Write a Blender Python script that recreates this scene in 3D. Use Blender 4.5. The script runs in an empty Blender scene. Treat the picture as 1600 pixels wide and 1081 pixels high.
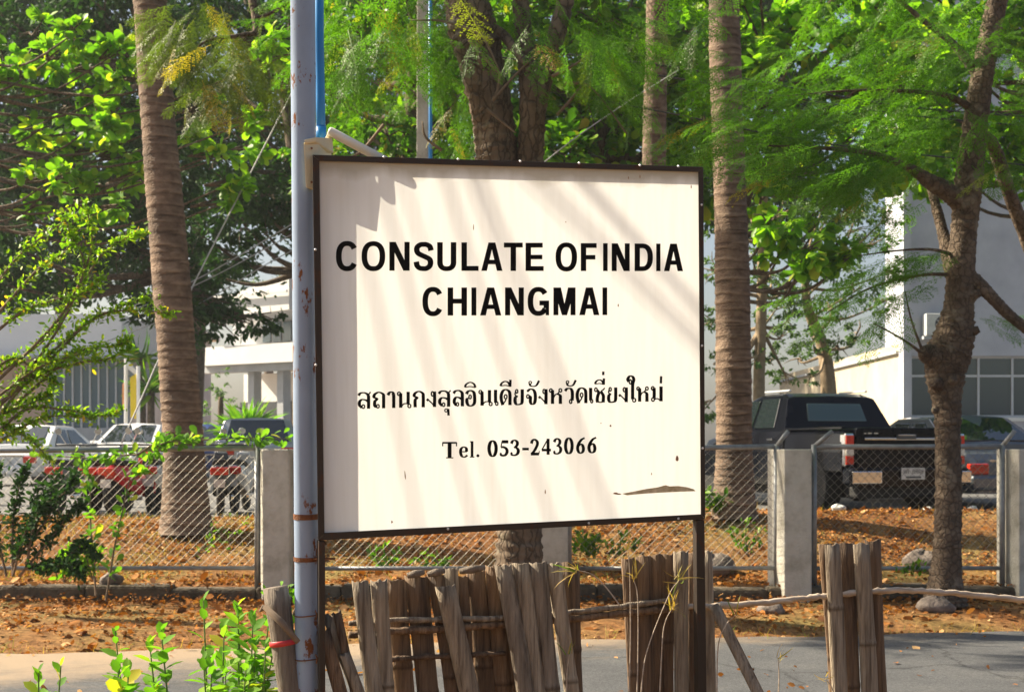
import bpy, math, random
import numpy as np
from mathutils import Vector, Matrix

random.seed(7)
RNG = np.random.default_rng(7)
R = math.radians

# ------------------------------------------------------------------ camera, world, sun, exposure
SC = bpy.context.scene
COL = SC.collection
FPX, HY, CH = 2300.0, 700.0, 1.5          # focal length in photo pixels, horizon row, eye height
cam_d = bpy.data.cameras.new('camera')
cam = bpy.data.objects.new('camera', cam_d)
COL.objects.link(cam)
cam.location = (0, 0, CH)
cam.rotation_euler = (R(90), 0, 0)
cam_d.sensor_width = 36.0
cam_d.lens = FPX / 1600.0 * 36.0
cam_d.shift_y = (HY - 540.5) / 1600.0
cam_d.clip_start = 0.05
cam_d.clip_end = 3000
cam_d.dof.use_dof = True
cam_d.dof.focus_distance = 5.5
cam_d.dof.aperture_fstop = 8.0
SC.camera = cam

SUN_EL, SUN_A = R(40), R(72.7)            # elevation; travel direction turned from -Y towards +X
LH = np.array([math.sin(SUN_A), -math.cos(SUN_A)])
LDIR = np.array([LH[0] * math.cos(SUN_EL), LH[1] * math.cos(SUN_EL), -math.sin(SUN_EL)])
sun_d = bpy.data.lights.new('sun', 'SUN')
sun_d.energy = 5.0
sun_d.angle = R(0.55)
sun_d.color = (1.0, 0.87, 0.66)
sun = bpy.data.objects.new('sun', sun_d)
COL.objects.link(sun)
sun.rotation_euler = Vector(LDIR).to_track_quat('-Z', 'Y').to_euler()
sun.location = (-20, 10, 25)

W = bpy.data.worlds.new('World')
SC.world = W
W.use_nodes = True
wn = W.node_tree.nodes
wn.clear()
sky = wn.new('ShaderNodeTexSky')
sky.sky_type = 'NISHITA'
sky.sun_disc = False
sky.sun_elevation = SUN_EL
sky.sun_rotation = math.atan2(-LDIR[0], -LDIR[1])
sky.air_density = 1.0
sky.dust_density = 3.6
sky.ozone_density = 0.7
bg = wn.new('ShaderNodeBackground')
bg.inputs['Strength'].default_value = 0.065
wo = wn.new('ShaderNodeOutputWorld')
W.node_tree.links.new(sky.outputs[0], bg.inputs[0])
W.node_tree.links.new(bg.outputs[0], wo.inputs[0])

SC.view_settings.view_transform = 'Standard'
SC.view_settings.look = 'None'
SC.view_settings.exposure = 1.35
SC.view_settings.gamma = 1.0
SC.view_settings.use_curve_mapping = False
SC.render.engine = 'CYCLES'
SC.cycles.use_denoising = True
SC.cycles.max_bounces = 8
SC.cycles.transparent_max_bounces = 8
SC.cycles.sample_clamp_indirect = 8


# ------------------------------------------------------------------ helpers
def P(px, py, Y):
    return np.array([(px - 800.0) / FPX * Y, Y, CH + (HY - py) / FPX * Y])


# the sign's plane, found from the four corners of its frame
SG_C = np.array([0.02401, 5.39091, 1.87016])
SG_N = np.array([-0.32056, 0.94524, 0.06129])      # points away from the camera


def on_plane(px, py, c, n, off=0.0):
    o = np.array([0, 0, CH])
    d = np.array([(px - 800.0) / FPX, 1.0, (HY - py) / FPX])
    t = ((c + n * off - o) @ n) / (d @ n)
    return o + d * t


def S(px, py, off=0.0):
    return on_plane(px, py, SG_C, SG_N, off)


FN = np.array([-0.3206, 0.9472, 0.0])


def F(px, py, off=0.0):                            # bamboo fence plane, a little behind the sign
    return on_plane(px, py, np.array([0.024, 5.56, 1.0]), FN, off)


class MB:
    def __init__(s):
        s.v, s.f = [], []

    def add(s, vs, fs):
        b = len(s.v)
        s.v.extend([tuple(map(float, p)) for p in vs])
        s.f.extend([tuple(b + i for i in f) for f in fs])
        return s

    def box(s, lo, hi):
        x0, y0, z0 = lo
        x1, y1, z1 = hi
        return s.add([(x0, y0, z0), (x1, y0, z0), (x1, y1, z0), (x0, y1, z0), (x0, y0, z1), (x1, y0, z1), (x1, y1, z1), (x0, y1, z1)],
                     [(3, 2, 1, 0), (4, 5, 6, 7), (0, 1, 5, 4), (1, 2, 6, 5), (2, 3, 7, 6), (3, 0, 4, 7)])

    def hexa(s, a, b):                             # two quads (4 points each) joined
        return s.add(list(a) + list(b), [(3, 2, 1, 0), (4, 5, 6, 7), (0, 1, 5, 4), (1, 2, 6, 5), (2, 3, 7, 6), (3, 0, 4, 7)])

    def tube(s, pts, rad, n=8, cap=True, sx=1.0, twist=0.0, vn=0.0, vseed=0):
        vr = np.random.default_rng(vseed)
        pts = [np.array(p, float) for p in pts]
        m = len(pts)
        if not hasattr(rad, '__len__'):
            rad = [rad] * m
        b = len(s.v)
        t0 = pts[1] - pts[0]
        t0 /= np.linalg.norm(t0) + 1e-12
        ref = np.array([0, 1, 0]) if abs(t0[1]) < 0.9 else np.array([1, 0, 0])
        u = np.cross(ref, t0)
        u /= np.linalg.norm(u)
        for i in range(m):
            t = pts[min(i + 1, m - 1)] - pts[max(i - 1, 0)]
            t /= np.linalg.norm(t) + 1e-12
            u = u - t * (u @ t)
            u /= np.linalg.norm(u) + 1e-12
            w = np.cross(t, u)
            for k in range(n):
                a = 2 * math.pi * k / n + twist
                q = pts[i] + (u * math.cos(a) * sx + w * math.sin(a)) * rad[i] * (1 + (vn * vr.normal() if vn else 0))
                s.v.append(tuple(q))
        for i in range(m - 1):
            for k in range(n):
                k2 = (k + 1) % n
                s.f.append((b + i * n + k, b + i * n + k2, b + (i + 1) * n + k2, b + (i + 1) * n + k))
        if cap:
            s.f.append(tuple(b + k for k in reversed(range(n))))
            s.f.append(tuple(b + (m - 1) * n + k for k in range(n)))
        return s

    def lathe(s, prof, c=(0, 0, 0), n=16, axis='z'):
        b = len(s.v)
        for (r, h) in prof:
            for k in range(n):
                a = 2 * math.pi * k / n
                p = (r * math.cos(a), r * math.sin(a), h)
                if axis == 'y':
                    p = (p[0], p[2], p[1])
                elif axis == 'x':
                    p = (p[2], p[0], p[1])
                s.v.append((c[0] + p[0], c[1] + p[1], c[2] + p[2]))
        m = len(prof)
        for i in range(m - 1):
            for k in range(n):
                k2 = (k + 1) % n
                s.f.append((b + i * n + k, b + i * n + k2, b + (i + 1) * n + k2, b + (i + 1) * n + k))
        s.f.append(tuple(b + k for k in reversed(range(n))))
        s.f.append(tuple(b + (m - 1) * n + k for k in range(n)))
        return s

    def build(s, name, mat, parent=None, smooth=False, bevel=0.0, origin=None):
        v = np.array(s.v)
        if origin is None:
            origin = np.zeros(3)
            if parent is not None:
                origin = np.array(parent.get('_o', (0, 0, 0)), float)
        me = bpy.data.meshes.new(name)
        me.from_pydata([tuple(p) for p in (v - origin)], [], s.f)
        me.update()
        o = bpy.data.objects.new(name, me)
        COL.objects.link(o)
        if parent is not None:
            o.parent = parent
            o['_o'] = list(map(float, origin))
        else:
            o.location = origin
            o['_o'] = list(map(float, origin))
        if mat is not None:
            me.materials.append(mat)
        if smooth:
            me.polygons.foreach_set('use_smooth', [True] * len(me.polygons))
        if bevel > 0:
            m = o.modifiers.new('bevel', 'BEVEL')
            m.width = bevel
            m.segments = 2
            m.limit_method = 'ANGLE'
            m.angle_limit = R(35)
        return o


def tag(o, label, cat, group=None, kind=None):
    if label:
        o['label'] = label
    if cat:
        o['category'] = cat
    if group:
        o['group'] = group
    if kind:
        o['kind'] = kind
    return o


def thing(name, label, cat, loc=(0, 0, 0), group=None, rz=0.0):
    o = bpy.data.objects.new(name, None)
    o.empty_display_size = 0.1
    COL.objects.link(o)
    o.location = loc
    o.rotation_euler = (0, 0, rz)
    # parts of a turned thing are written in local coordinates, the others in world coordinates
    o['_o'] = [0.0, 0.0, 0.0] if rz else list(map(float, loc))
    return tag(o, label, cat, group)


def struct(o):
    o['kind'] = 'structure'
    return o


def copy_tree(o, parent=None):
    c = o.copy()
    COL.objects.link(c)
    c.parent = parent
    for ch in list(o.children):
        copy_tree(ch, c)
    return c


def crom(pts, n=6):
    """Catmull-Rom through the points (any dimension)."""
    p = [np.array(q, float) for q in pts]
    if len(p) < 3:
        return [p[0] + (p[-1] - p[0]) * i / n for i in range(n + 1)]
    out = []
    q = [2 * p[0] - p[1]] + p + [2 * p[-1] - p[-2]]
    for i in range(1, len(q) - 2):
        a, b, c, d = q[i - 1], q[i], q[i + 1], q[i + 2]
        for k in range(n):
            t = k / n
            out.append(0.5 * (2 * b + (c - a) * t + (2 * a - 5 * b + 4 * c - d) * t * t + (3 * b - a - 3 * c + d) * t ** 3))
    out.append(p[-1])
    return out


# ------------------------------------------------------------------ materials
def nodes(m):
    m.use_nodes = True
    nt = m.node_tree
    nt.nodes.clear()
    return nt, nt.nodes, nt.links


def ramp(N, stops):
    r = N.new('ShaderNodeValToRGB')
    el = r.color_ramp.elements
    while len(el) < len(stops):
        el.new(0.5)
    for e, (p, c) in zip(el, stops):
        e.position = p
        e.color = (c[0], c[1], c[2], 1)
    return r


def mat(name, c1, c2=None, rough=0.6, scale=6.0, detail=6.0, bump=0.0, bscale=None, metal=0.0, stretch=(1, 1, 1),
        c3=None, spec=0.5, coat=0.0, lo=0.35, hi=0.65, gen='Object'):
    m = bpy.data.materials.new(name)
    nt, N, L = nodes(m)
    out = N.new('ShaderNodeOutputMaterial')
    b = N.new('ShaderNodeBsdfPrincipled')
    b.inputs['Roughness'].default_value = rough
    b.inputs['Metallic'].default_value = metal
    b.inputs['Specular IOR Level'].default_value = spec
    b.inputs['Coat Weight'].default_value = coat
    L.new(b.outputs[0], out.inputs[0])
    tc = N.new('ShaderNodeTexCoord')
    mp = N.new('ShaderNodeMapping')
    mp.inputs['Scale'].default_value = stretch
    L.new(tc.outputs[gen], mp.inputs[0])
    if c2 is None:
        c2 = tuple(min(1, x * 1.25) for x in c1)
    nz = N.new('ShaderNodeTexNoise')
    nz.inputs['Scale'].default_value = scale
    nz.inputs['Detail'].default_value = detail
    nz.inputs['Roughness'].default_value = 0.62
    L.new(mp.outputs[0], nz.inputs['Vector'])
    st = [(lo, c1), (hi, c2)] if c3 is None else [(lo, c1), ((lo + hi) / 2, c2), (hi, c3)]
    r = ramp(N, st)
    L.new(nz.outputs['Fac'], r.inputs[0])
    L.new(r.outputs[0], b.inputs['Base Color'])
    if bump > 0:
        n2 = N.new('ShaderNodeTexNoise')
        n2.inputs['Scale'].default_value = bscale or scale * 4
        n2.inputs['Detail'].default_value = 8
        L.new(mp.outputs[0], n2.inputs['Vector'])
        bp = N.new('ShaderNodeBump')
        bp.inputs['Strength'].default_value = bump
        bp.inputs['Distance'].default_value = 0.02
        L.new(n2.outputs['Fac'], bp.inputs['Height'])
        L.new(bp.outputs[0], b.inputs['Normal'])
    return m


def leafmat(name, stops, trans=0.45, rough=0.45, tint=(1.0, 1.0, 0.55), spec=0.35):
    """Leaves: colour by each leaf's own random value, with light passing through."""
    m = bpy.data.materials.new(name)
    nt, N, L = nodes(m)
    out = N.new('ShaderNodeOutputMaterial')
    at = N.new('ShaderNodeAttribute')
    at.attribute_name = 'rnd'
    r = ramp(N, stops)
    L.new(at.outputs['Fac'], r.inputs[0])
    b = N.new('ShaderNodeBsdfPrincipled')
    b.inputs['Roughness'].default_value = rough
    b.inputs['Specular IOR Level'].default_value = spec
    L.new(r.outputs[0], b.inputs['Base Color'])
    t = N.new('ShaderNodeBsdfTranslucent')
    mx = N.new('ShaderNodeMix')
    mx.data_type = 'RGBA'
    mx.blend_type = 'MULTIPLY'
    mx.inputs[0].default_value = 1.0
    mx.inputs[7].default_value = (tint[0] * 1.6, tint[1] * 1.9, tint[2] * 1.0, 1)
    L.new(r.outputs[0], mx.inputs[6])
    L.new(mx.outputs[2], t.inputs[0])
    ms = N.new('ShaderNodeMixShader')
    ms.inputs[0].default_value = trans
    L.new(b.outputs[0], ms.inputs[1])
    L.new(t.outputs[0], ms.inputs[2])
    L.new(ms.outputs[0], out.inputs[0])
    return m


def glassmat(name, col, rough=0.03):
    m = bpy.data.materials.new(name)
    nt, N, L = nodes(m)
    out = N.new('ShaderNodeOutputMaterial')
    b = N.new('ShaderNodeBsdfPrincipled')
    b.inputs['Base Color'].default_value = (*col, 1)
    b.inputs['Roughness'].default_value = rough
    b.inputs['Specular IOR Level'].default_value = 0.9
    b.inputs['IOR'].default_value = 1.6
    L.new(b.outputs[0], out.inputs[0])
    return m


def panelmat():
    """White translucent sheet of the light box, with grime running down from its top edge."""
    m = bpy.data.materials.new('sign_panel')
    nt, N, L = nodes(m)
    out = N.new('ShaderNodeOutputMaterial')
    uv = N.new('ShaderNodeUVMap')
    sep = N.new('ShaderNodeSeparateXYZ')
    L.new(uv.outputs[0], sep.inputs[0])
    mp = N.new('ShaderNodeMapping')
    mp.inputs['Scale'].default_value = (9, 2.2, 1)
    L.new(uv.outputs[0], mp.inputs[0])
    nz = N.new('ShaderNodeTexNoise')
    nz.inputs['Scale'].default_value = 1.6
    nz.inputs['Detail'].default_value = 7
    L.new(mp.outputs[0], nz.inputs['Vector'])
    # grime = smooth(v + noise)
    a = N.new('ShaderNodeMath')
    a.operation = 'MULTIPLY_ADD'
    a.inputs[1].default_value = 0.075
    L.new(nz.outputs['Fac'], a.inputs[0])
    L.new(sep.outputs['Y'], a.inputs[2])
    r = ramp(N, [(0.0, (0, 0, 0)), (0.992, (0, 0, 0)), (1.0, (1, 1, 1))])
    mr = N.new('ShaderNodeMapRange')
    mr.inputs['From Min'].default_value = 0.985
    mr.inputs['From Max'].default_value = 1.015
    mr.inputs['To Max'].default_value = 0.62
    L.new(a.outputs[0], mr.inputs['Value'])
    # faint streaks and specks over the whole sheet
    mp2 = N.new('ShaderNodeMapping')
    mp2.inputs['Scale'].default_value = (46, 3.0, 1)
    L.new(uv.outputs[0], mp2.inputs[0])
    n2 = N.new('ShaderNodeTexNoise')
    n2.inputs['Scale'].default_value = 1.3
    n2.inputs['Detail'].default_value = 6
    L.new(mp2.outputs[0], n2.inputs['Vector'])
    r2 = ramp(N, [(0.40, (0.84, 0.85, 0.84)), (0.80, (0.78, 0.785, 0.765))])
    L.new(n2.outputs['Fac'], r2.inputs[0])
    mx = N.new('ShaderNodeMix')
    mx.data_type = 'RGBA'
    L.new(mr.outputs[0], mx.inputs[0])
    L.new(r2.outputs[0], mx.inputs[6])
    mx.inputs[7].default_value = (0.40, 0.36, 0.26, 1)
    b = N.new('ShaderNodeBsdfPrincipled')
    b.inputs['Roughness'].default_value = 0.42
    b.inputs['Specular IOR Level'].default_value = 0.35
    L.new(mx.outputs[2], b.inputs['Base Color'])
    t = N.new('ShaderNodeBsdfTranslucent')
    L.new(mx.outputs[2], t.inputs[0])
    ms = N.new('ShaderNodeMixShader')
    ms.inputs[0].default_value = PANEL_TRANS
    L.new(b.outputs[0], ms.inputs[1])
    L.new(t.outputs[0], ms.inputs[2])
    L.new(ms.outputs[0], out.inputs[0])
    return m


def rustpaint(name, base, rust=(0.16, 0.055, 0.018), lo=0.60, hi=0.66, rough=0.35, scale=7.0, metal=0.0):
    m = bpy.data.materials.new(name)
    nt, N, L = nodes(m)
    out = N.new('ShaderNodeOutputMaterial')
    b = N.new('ShaderNodeBsdfPrincipled')
    b.inputs['Metallic'].default_value = metal
    tc = N.new('ShaderNodeTexCoord')
    mp = N.new('ShaderNodeMapping')
    mp.inputs['Scale'].default_value = (3.2, 3.2, 1.5)
    L.new(tc.outputs['Object'], mp.inputs[0])
    nz = N.new('ShaderNodeTexNoise')
    nz.inputs['Scale'].default_value = scale
    nz.inputs['Detail'].default_value = 9
    nz.inputs['Roughness'].default_value = 0.68
    L.new(mp.outputs[0], nz.inputs['Vector'])
    r = ramp(N, [(lo, (0, 0, 0)), (hi, (1, 1, 1))])
    L.new(nz.outputs['Fac'], r.inputs[0])
    n2 = N.new('ShaderNodeTexNoise')
    n2.inputs['Scale'].default_value = 3.0
    n2.inputs['Detail'].default_value = 5
    L.new(mp.outputs[0], n2.inputs['Vector'])
    r2 = ramp(N, [(0.3, tuple(x * 0.86 for x in base)), (0.7, tuple(min(1, x * 1.1) for x in base))])
    L.new(n2.outputs['Fac'], r2.inputs[0])
    mx = N.new('ShaderNodeMix')
    mx.data_type = 'RGBA'
    L.new(r.outputs[0], mx.inputs[0])
    L.new(r2.outputs[0], mx.inputs[6])
    mx.inputs[7].default_value = (*rust, 1)
    L.new(mx.outputs[2], b.inputs['Base Color'])
    rr = N.new('ShaderNodeMapRange')
    rr.inputs['To Min'].default_value = rough
    rr.inputs['To Max'].default_value = 0.9
    L.new(r.outputs[0], rr.inputs['Value'])
    L.new(rr.outputs[0], b.inputs['Roughness'])
    bp = N.new('ShaderNodeBump')
    bp.inputs['Strength'].default_value = 0.25
    bp.inputs['Distance'].default_value = 0.004
    L.new(nz.outputs['Fac'], bp.inputs['Height'])
    L.new(bp.outputs[0], b.inputs['Normal'])
    L.new(b.outputs[0], out.inputs[0])
    return m


PANEL_TRANS = 0.46
M = {}
M['panel'] = panelmat()
M['black_vinyl'] = mat('black_vinyl', (0.003, 0.003, 0.0035), (0.005, 0.005, 0.0055), 0.6, spec=0.08)
M['frame'] = rustpaint('frame_brown_paint', (0.022, 0.014, 0.008), (0.065, 0.026, 0.010), 0.56, 0.66, 0.6, 9)
M['pole'] = rustpaint('pole_blue_grey_paint', (0.25, 0.335, 0.47), (0.17, 0.06, 0.018), 0.59, 0.62, 0.36, 5.5)
M['rust'] = mat('rust', (0.10, 0.035, 0.012), (0.24, 0.09, 0.03), 0.9, 30, bump=0.4)
M['blue_pvc'] = mat('blue_pvc', (0.015, 0.20, 0.52), (0.02, 0.25, 0.60), 0.35, 5)
M['cream_plastic'] = mat('cream_plastic', (0.62, 0.56, 0.36), (0.70, 0.64, 0.44), 0.5, 6)
M['white_tube'] = mat('white_enamel', (0.78, 0.74, 0.60), (0.84, 0.80, 0.66), 0.4, 6)
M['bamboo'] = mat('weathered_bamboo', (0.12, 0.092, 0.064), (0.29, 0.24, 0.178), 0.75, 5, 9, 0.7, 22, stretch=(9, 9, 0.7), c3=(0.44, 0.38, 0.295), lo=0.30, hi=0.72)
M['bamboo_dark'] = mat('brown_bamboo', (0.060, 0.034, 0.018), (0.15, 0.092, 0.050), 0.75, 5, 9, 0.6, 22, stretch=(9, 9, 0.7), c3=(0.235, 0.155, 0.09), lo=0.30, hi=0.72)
M['bamboo_rail'] = mat('pale_bamboo_pole', (0.33, 0.25, 0.17), (0.55, 0.46, 0.36), 0.6, 5, 8, 0.3, 18, stretch=(1.2, 5, 9))
M['old_wood'] = mat('grey_old_wood', (0.10, 0.078, 0.058), (0.26, 0.215, 0.17), 0.85, 6, 9, 0.6, 26, stretch=(9, 9, 0.6), lo=0.3, hi=0.7)
M['red_plastic'] = mat('red_plastic_tape', (0.50, 0.02, 0.03), (0.62, 0.05, 0.05), 0.45, 8)
M['concrete'] = mat('weathered_concrete', (0.30, 0.28, 0.22), (0.52, 0.50, 0.43), 0.85, 3.5, 9, 0.5, 40, c3=(0.62, 0.60, 0.53), lo=0.3, hi=0.7)
M['plinth'] = mat('mossy_concrete', (0.04, 0.03, 0.019), (0.15, 0.12, 0.08), 0.95, 5, 10, 0.9, 30, lo=0.32, hi=0.68)
M['galv'] = mat('galvanised_steel', (0.22, 0.23, 0.235), (0.34, 0.35, 0.355), 0.5, 9, metal=0.4)
M['mesh_wire'] = mat('mesh_wire', (0.20, 0.19, 0.165), (0.30, 0.285, 0.25), 0.55, 9, metal=0.4)
M['palm_bark'] = mat('palm_bark', (0.095, 0.062, 0.042), (0.185, 0.13, 0.092), 0.9, 9, 10, 1.0, 40, stretch=(1, 1, 1.6), c3=(0.28, 0.21, 0.155), lo=0.28, hi=0.72)
M['bark'] = mat('brown_bark', (0.060, 0.040, 0.024), (0.125, 0.088, 0.056), 0.9, 6, 9, 0.9, 20, stretch=(1, 1, 0.5), c3=(0.19, 0.14, 0.095), lo=0.28, hi=0.72)
M['bark_grey'] = mat('grey_bark', (0.055, 0.036, 0.023), (0.115, 0.080, 0.053), 0.9, 7, 10, 1.0, 26, c3=(0.20, 0.15, 0.105), lo=0.28, hi=0.72)
M['bark_sunlit'] = mat('sunlit_bark', (0.24, 0.175, 0.11), (0.38, 0.29, 0.19), 0.9, 7, 9, 0.6, 22)  # sunlight on the slender trunks put into a paler bark colour


def scar_bark(m):
    nt = m.node_tree
    N, L = nt.nodes, nt.links
    b = [n for n in N if n.type == 'BSDF_PRINCIPLED'][0]
    src = b.inputs['Base Color'].links[0].from_socket
    at = N.new('ShaderNodeAttribute')
    at.attribute_name = 'rnd'
    mx = N.new('ShaderNodeMix')
    mx.data_type = 'RGBA'
    mu = N.new('ShaderNodeMath')
    mu.operation = 'MULTIPLY'
    mu.inputs[1].default_value = 0.7
    mu.use_clamp = True
    L.new(at.outputs['Fac'], mu.inputs[0])
    L.new(mu.outputs[0], mx.inputs[0])
    mg = N.new('ShaderNodeMath')
    mg.operation = 'MULTIPLY'
    mg.use_clamp = True
    mg.inputs[1].default_value = -0.85
    L.new(at.outputs['Fac'], mg.inputs[0])
    mk = N.new('ShaderNodeMix')
    mk.data_type = 'RGBA'
    L.new(mg.outputs[0], mk.inputs[0])
    L.new(src, mk.inputs[6])
    mk.inputs[7].default_value = (0.035, 0.022, 0.014, 1)
    L.new(mk.outputs[2], mx.inputs[6])
    mx.inputs[7].default_value = (0.38, 0.30, 0.225, 1)
    tc = N.new('ShaderNodeTexCoord')
    nz = N.new('ShaderNodeTexNoise')
    nz.inputs['Scale'].default_value = 2.2
    nz.inputs['Detail'].default_value = 6
    L.new(tc.outputs['Object'], nz.inputs['Vector'])
    r = ramp(N, [(0.35, (0.62, 0.60, 0.58)), (0.62, (1.15, 1.1, 1.05))])
    L.new(nz.outputs['Fac'], r.inputs[0])
    m2 = N.new('ShaderNodeMix')
    m2.data_type = 'RGBA'
    m2.blend_type = 'MULTIPLY'
    m2.inputs[0].default_value = 1.0
    L.new(mx.outputs[2], m2.inputs[6])
    L.new(r.outputs[0], m2.inputs[7])
    L.new(m2.outputs[2], b.inputs['Base Color'])


scar_bark(M['palm_bark'])


def node_lines(m, dark):
    """bamboo: dark joint lines, and every strip weathered a little differently"""
    nt = m.node_tree
    N, L = nt.nodes, nt.links
    b = [n for n in N if n.type == 'BSDF_PRINCIPLED'][0]
    src = b.inputs['Base Color'].links[0].from_socket
    oi = N.new('ShaderNodeObjectInfo')
    r = ramp(N, [(0.0, (0.72, 0.70, 0.70)), (0.5, (1.0, 0.97, 0.92)), (1.0, (1.22, 1.20, 1.16))])
    L.new(oi.outputs['Random'], r.inputs[0])
    m2 = N.new('ShaderNodeMix')
    m2.data_type = 'RGBA'
    m2.blend_type = 'MULTIPLY'
    m2.inputs[0].default_value = 1.0
    L.new(src, m2.inputs[6])
    L.new(r.outputs[0], m2.inputs[7])
    # fine splits along the strip
    tc = N.new('ShaderNodeTexCoord')
    mp = N.new('ShaderNodeMapping')
    mp.inputs['Scale'].default_value = (70, 70, 1.6)
    L.new(tc.outputs['Object'], mp.inputs[0])
    nz = N.new('ShaderNodeTexNoise')
    nz.inputs['Scale'].default_value = 1.0
    nz.inputs['Detail'].default_value = 4
    L.new(mp.outputs[0], nz.inputs['Vector'])
    r2 = ramp(N, [(0.36, (0.42, 0.38, 0.35)), (0.46, (1, 1, 1))])
    L.new(nz.outputs['Fac'], r2.inputs[0])
    m3 = N.new('ShaderNodeMix')
    m3.data_type = 'RGBA'
    m3.blend_type = 'MULTIPLY'
    m3.inputs[0].default_value = 0.8
    L.new(m2.outputs[2], m3.inputs[6])
    L.new(r2.outputs[0], m3.inputs[7])
    at = N.new('ShaderNodeAttribute')
    at.attribute_name = 'rnd'
    mu = N.new('ShaderNodeMath')
    mu.operation = 'MULTIPLY'
    mu.inputs[1].default_value = 0.75
    L.new(at.outputs['Fac'], mu.inputs[0])
    mx = N.new('ShaderNodeMix')
    mx.data_type = 'RGBA'
    L.new(mu.outputs[0], mx.inputs[0])
    L.new(m3.outputs[2], mx.inputs[6])
    mx.inputs[7].default_value = (*dark, 1)
    L.new(mx.outputs[2], b.inputs['Base Color'])


def crackle(m, scale, stretch, amount=.85, lichen=None):
    """bark plates: dark cracks between them, raised in the bump too, and paler lichen patches"""
    nt = m.node_tree
    N, L = nt.nodes, nt.links
    b = [n for n in N if n.type == 'BSDF_PRINCIPLED'][0]
    src = b.inputs['Base Color'].links[0].from_socket
    tc = N.new('ShaderNodeTexCoord')
    wn_ = N.new('ShaderNodeTexNoise')
    wn_.inputs['Scale'].default_value = 9.0
    wn_.inputs['Detail'].default_value = 5
    L.new(tc.outputs['Object'], wn_.inputs['Vector'])
    av = N.new('ShaderNodeMix')
    av.data_type = 'RGBA'
    av.inputs[0].default_value = 0.07
    L.new(tc.outputs['Object'], av.inputs[6])
    L.new(wn_.outputs['Color'], av.inputs[7])
    mp = N.new('ShaderNodeMapping')
    mp.inputs['Scale'].default_value = stretch
    L.new(av.outputs[2], mp.inputs[0])
    vo = N.new('ShaderNodeTexVoronoi')
    vo.feature = 'DISTANCE_TO_EDGE'
    vo.inputs['Scale'].default_value = scale
    L.new(mp.outputs[0], vo.inputs['Vector'])
    r = ramp(N, [(0.0, (0.30, 0.27, 0.25)), (0.11, (1, 1, 1))])
    L.new(vo.outputs['Distance'], r.inputs[0])
    m3 = N.new('ShaderNodeMix')
    m3.data_type = 'RGBA'
    m3.blend_type = 'MULTIPLY'
    m3.inputs[0].default_value = amount
    L.new(src, m3.inputs[6])
    L.new(r.outputs[0], m3.inputs[7])
    col = m3.outputs[2]
    if lichen:
        n2 = N.new('ShaderNodeTexNoise')
        n2.inputs['Scale'].default_value = 5.0
        n2.inputs['Detail'].default_value = 8
        L.new(tc.outputs['Object'], n2.inputs['Vector'])
        r2 = ramp(N, [(0.58, (0, 0, 0)), (0.66, (0.6, 0.6, 0.6))])
        L.new(n2.outputs['Fac'], r2.inputs[0])
        m4 = N.new('ShaderNodeMix')
        m4.data_type = 'RGBA'
        L.new(r2.outputs[0], m4.inputs[0])
        L.new(col, m4.inputs[6])
        m4.inputs[7].default_value = (*lichen, 1)
        col = m4.outputs[2]
    L.new(col, b.inputs['Base Color'])
    old = b.inputs['Normal'].links[0].from_socket
    bp = N.new('ShaderNodeBump')
    bp.inputs['Strength'].default_value = 0.9
    bp.inputs['Distance'].default_value = 0.015
    L.new(r.outputs[0], bp.inputs['Height'])
    L.new(old, bp.inputs['Normal'])
    L.new(bp.outputs[0], b.inputs['Normal'])


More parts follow.
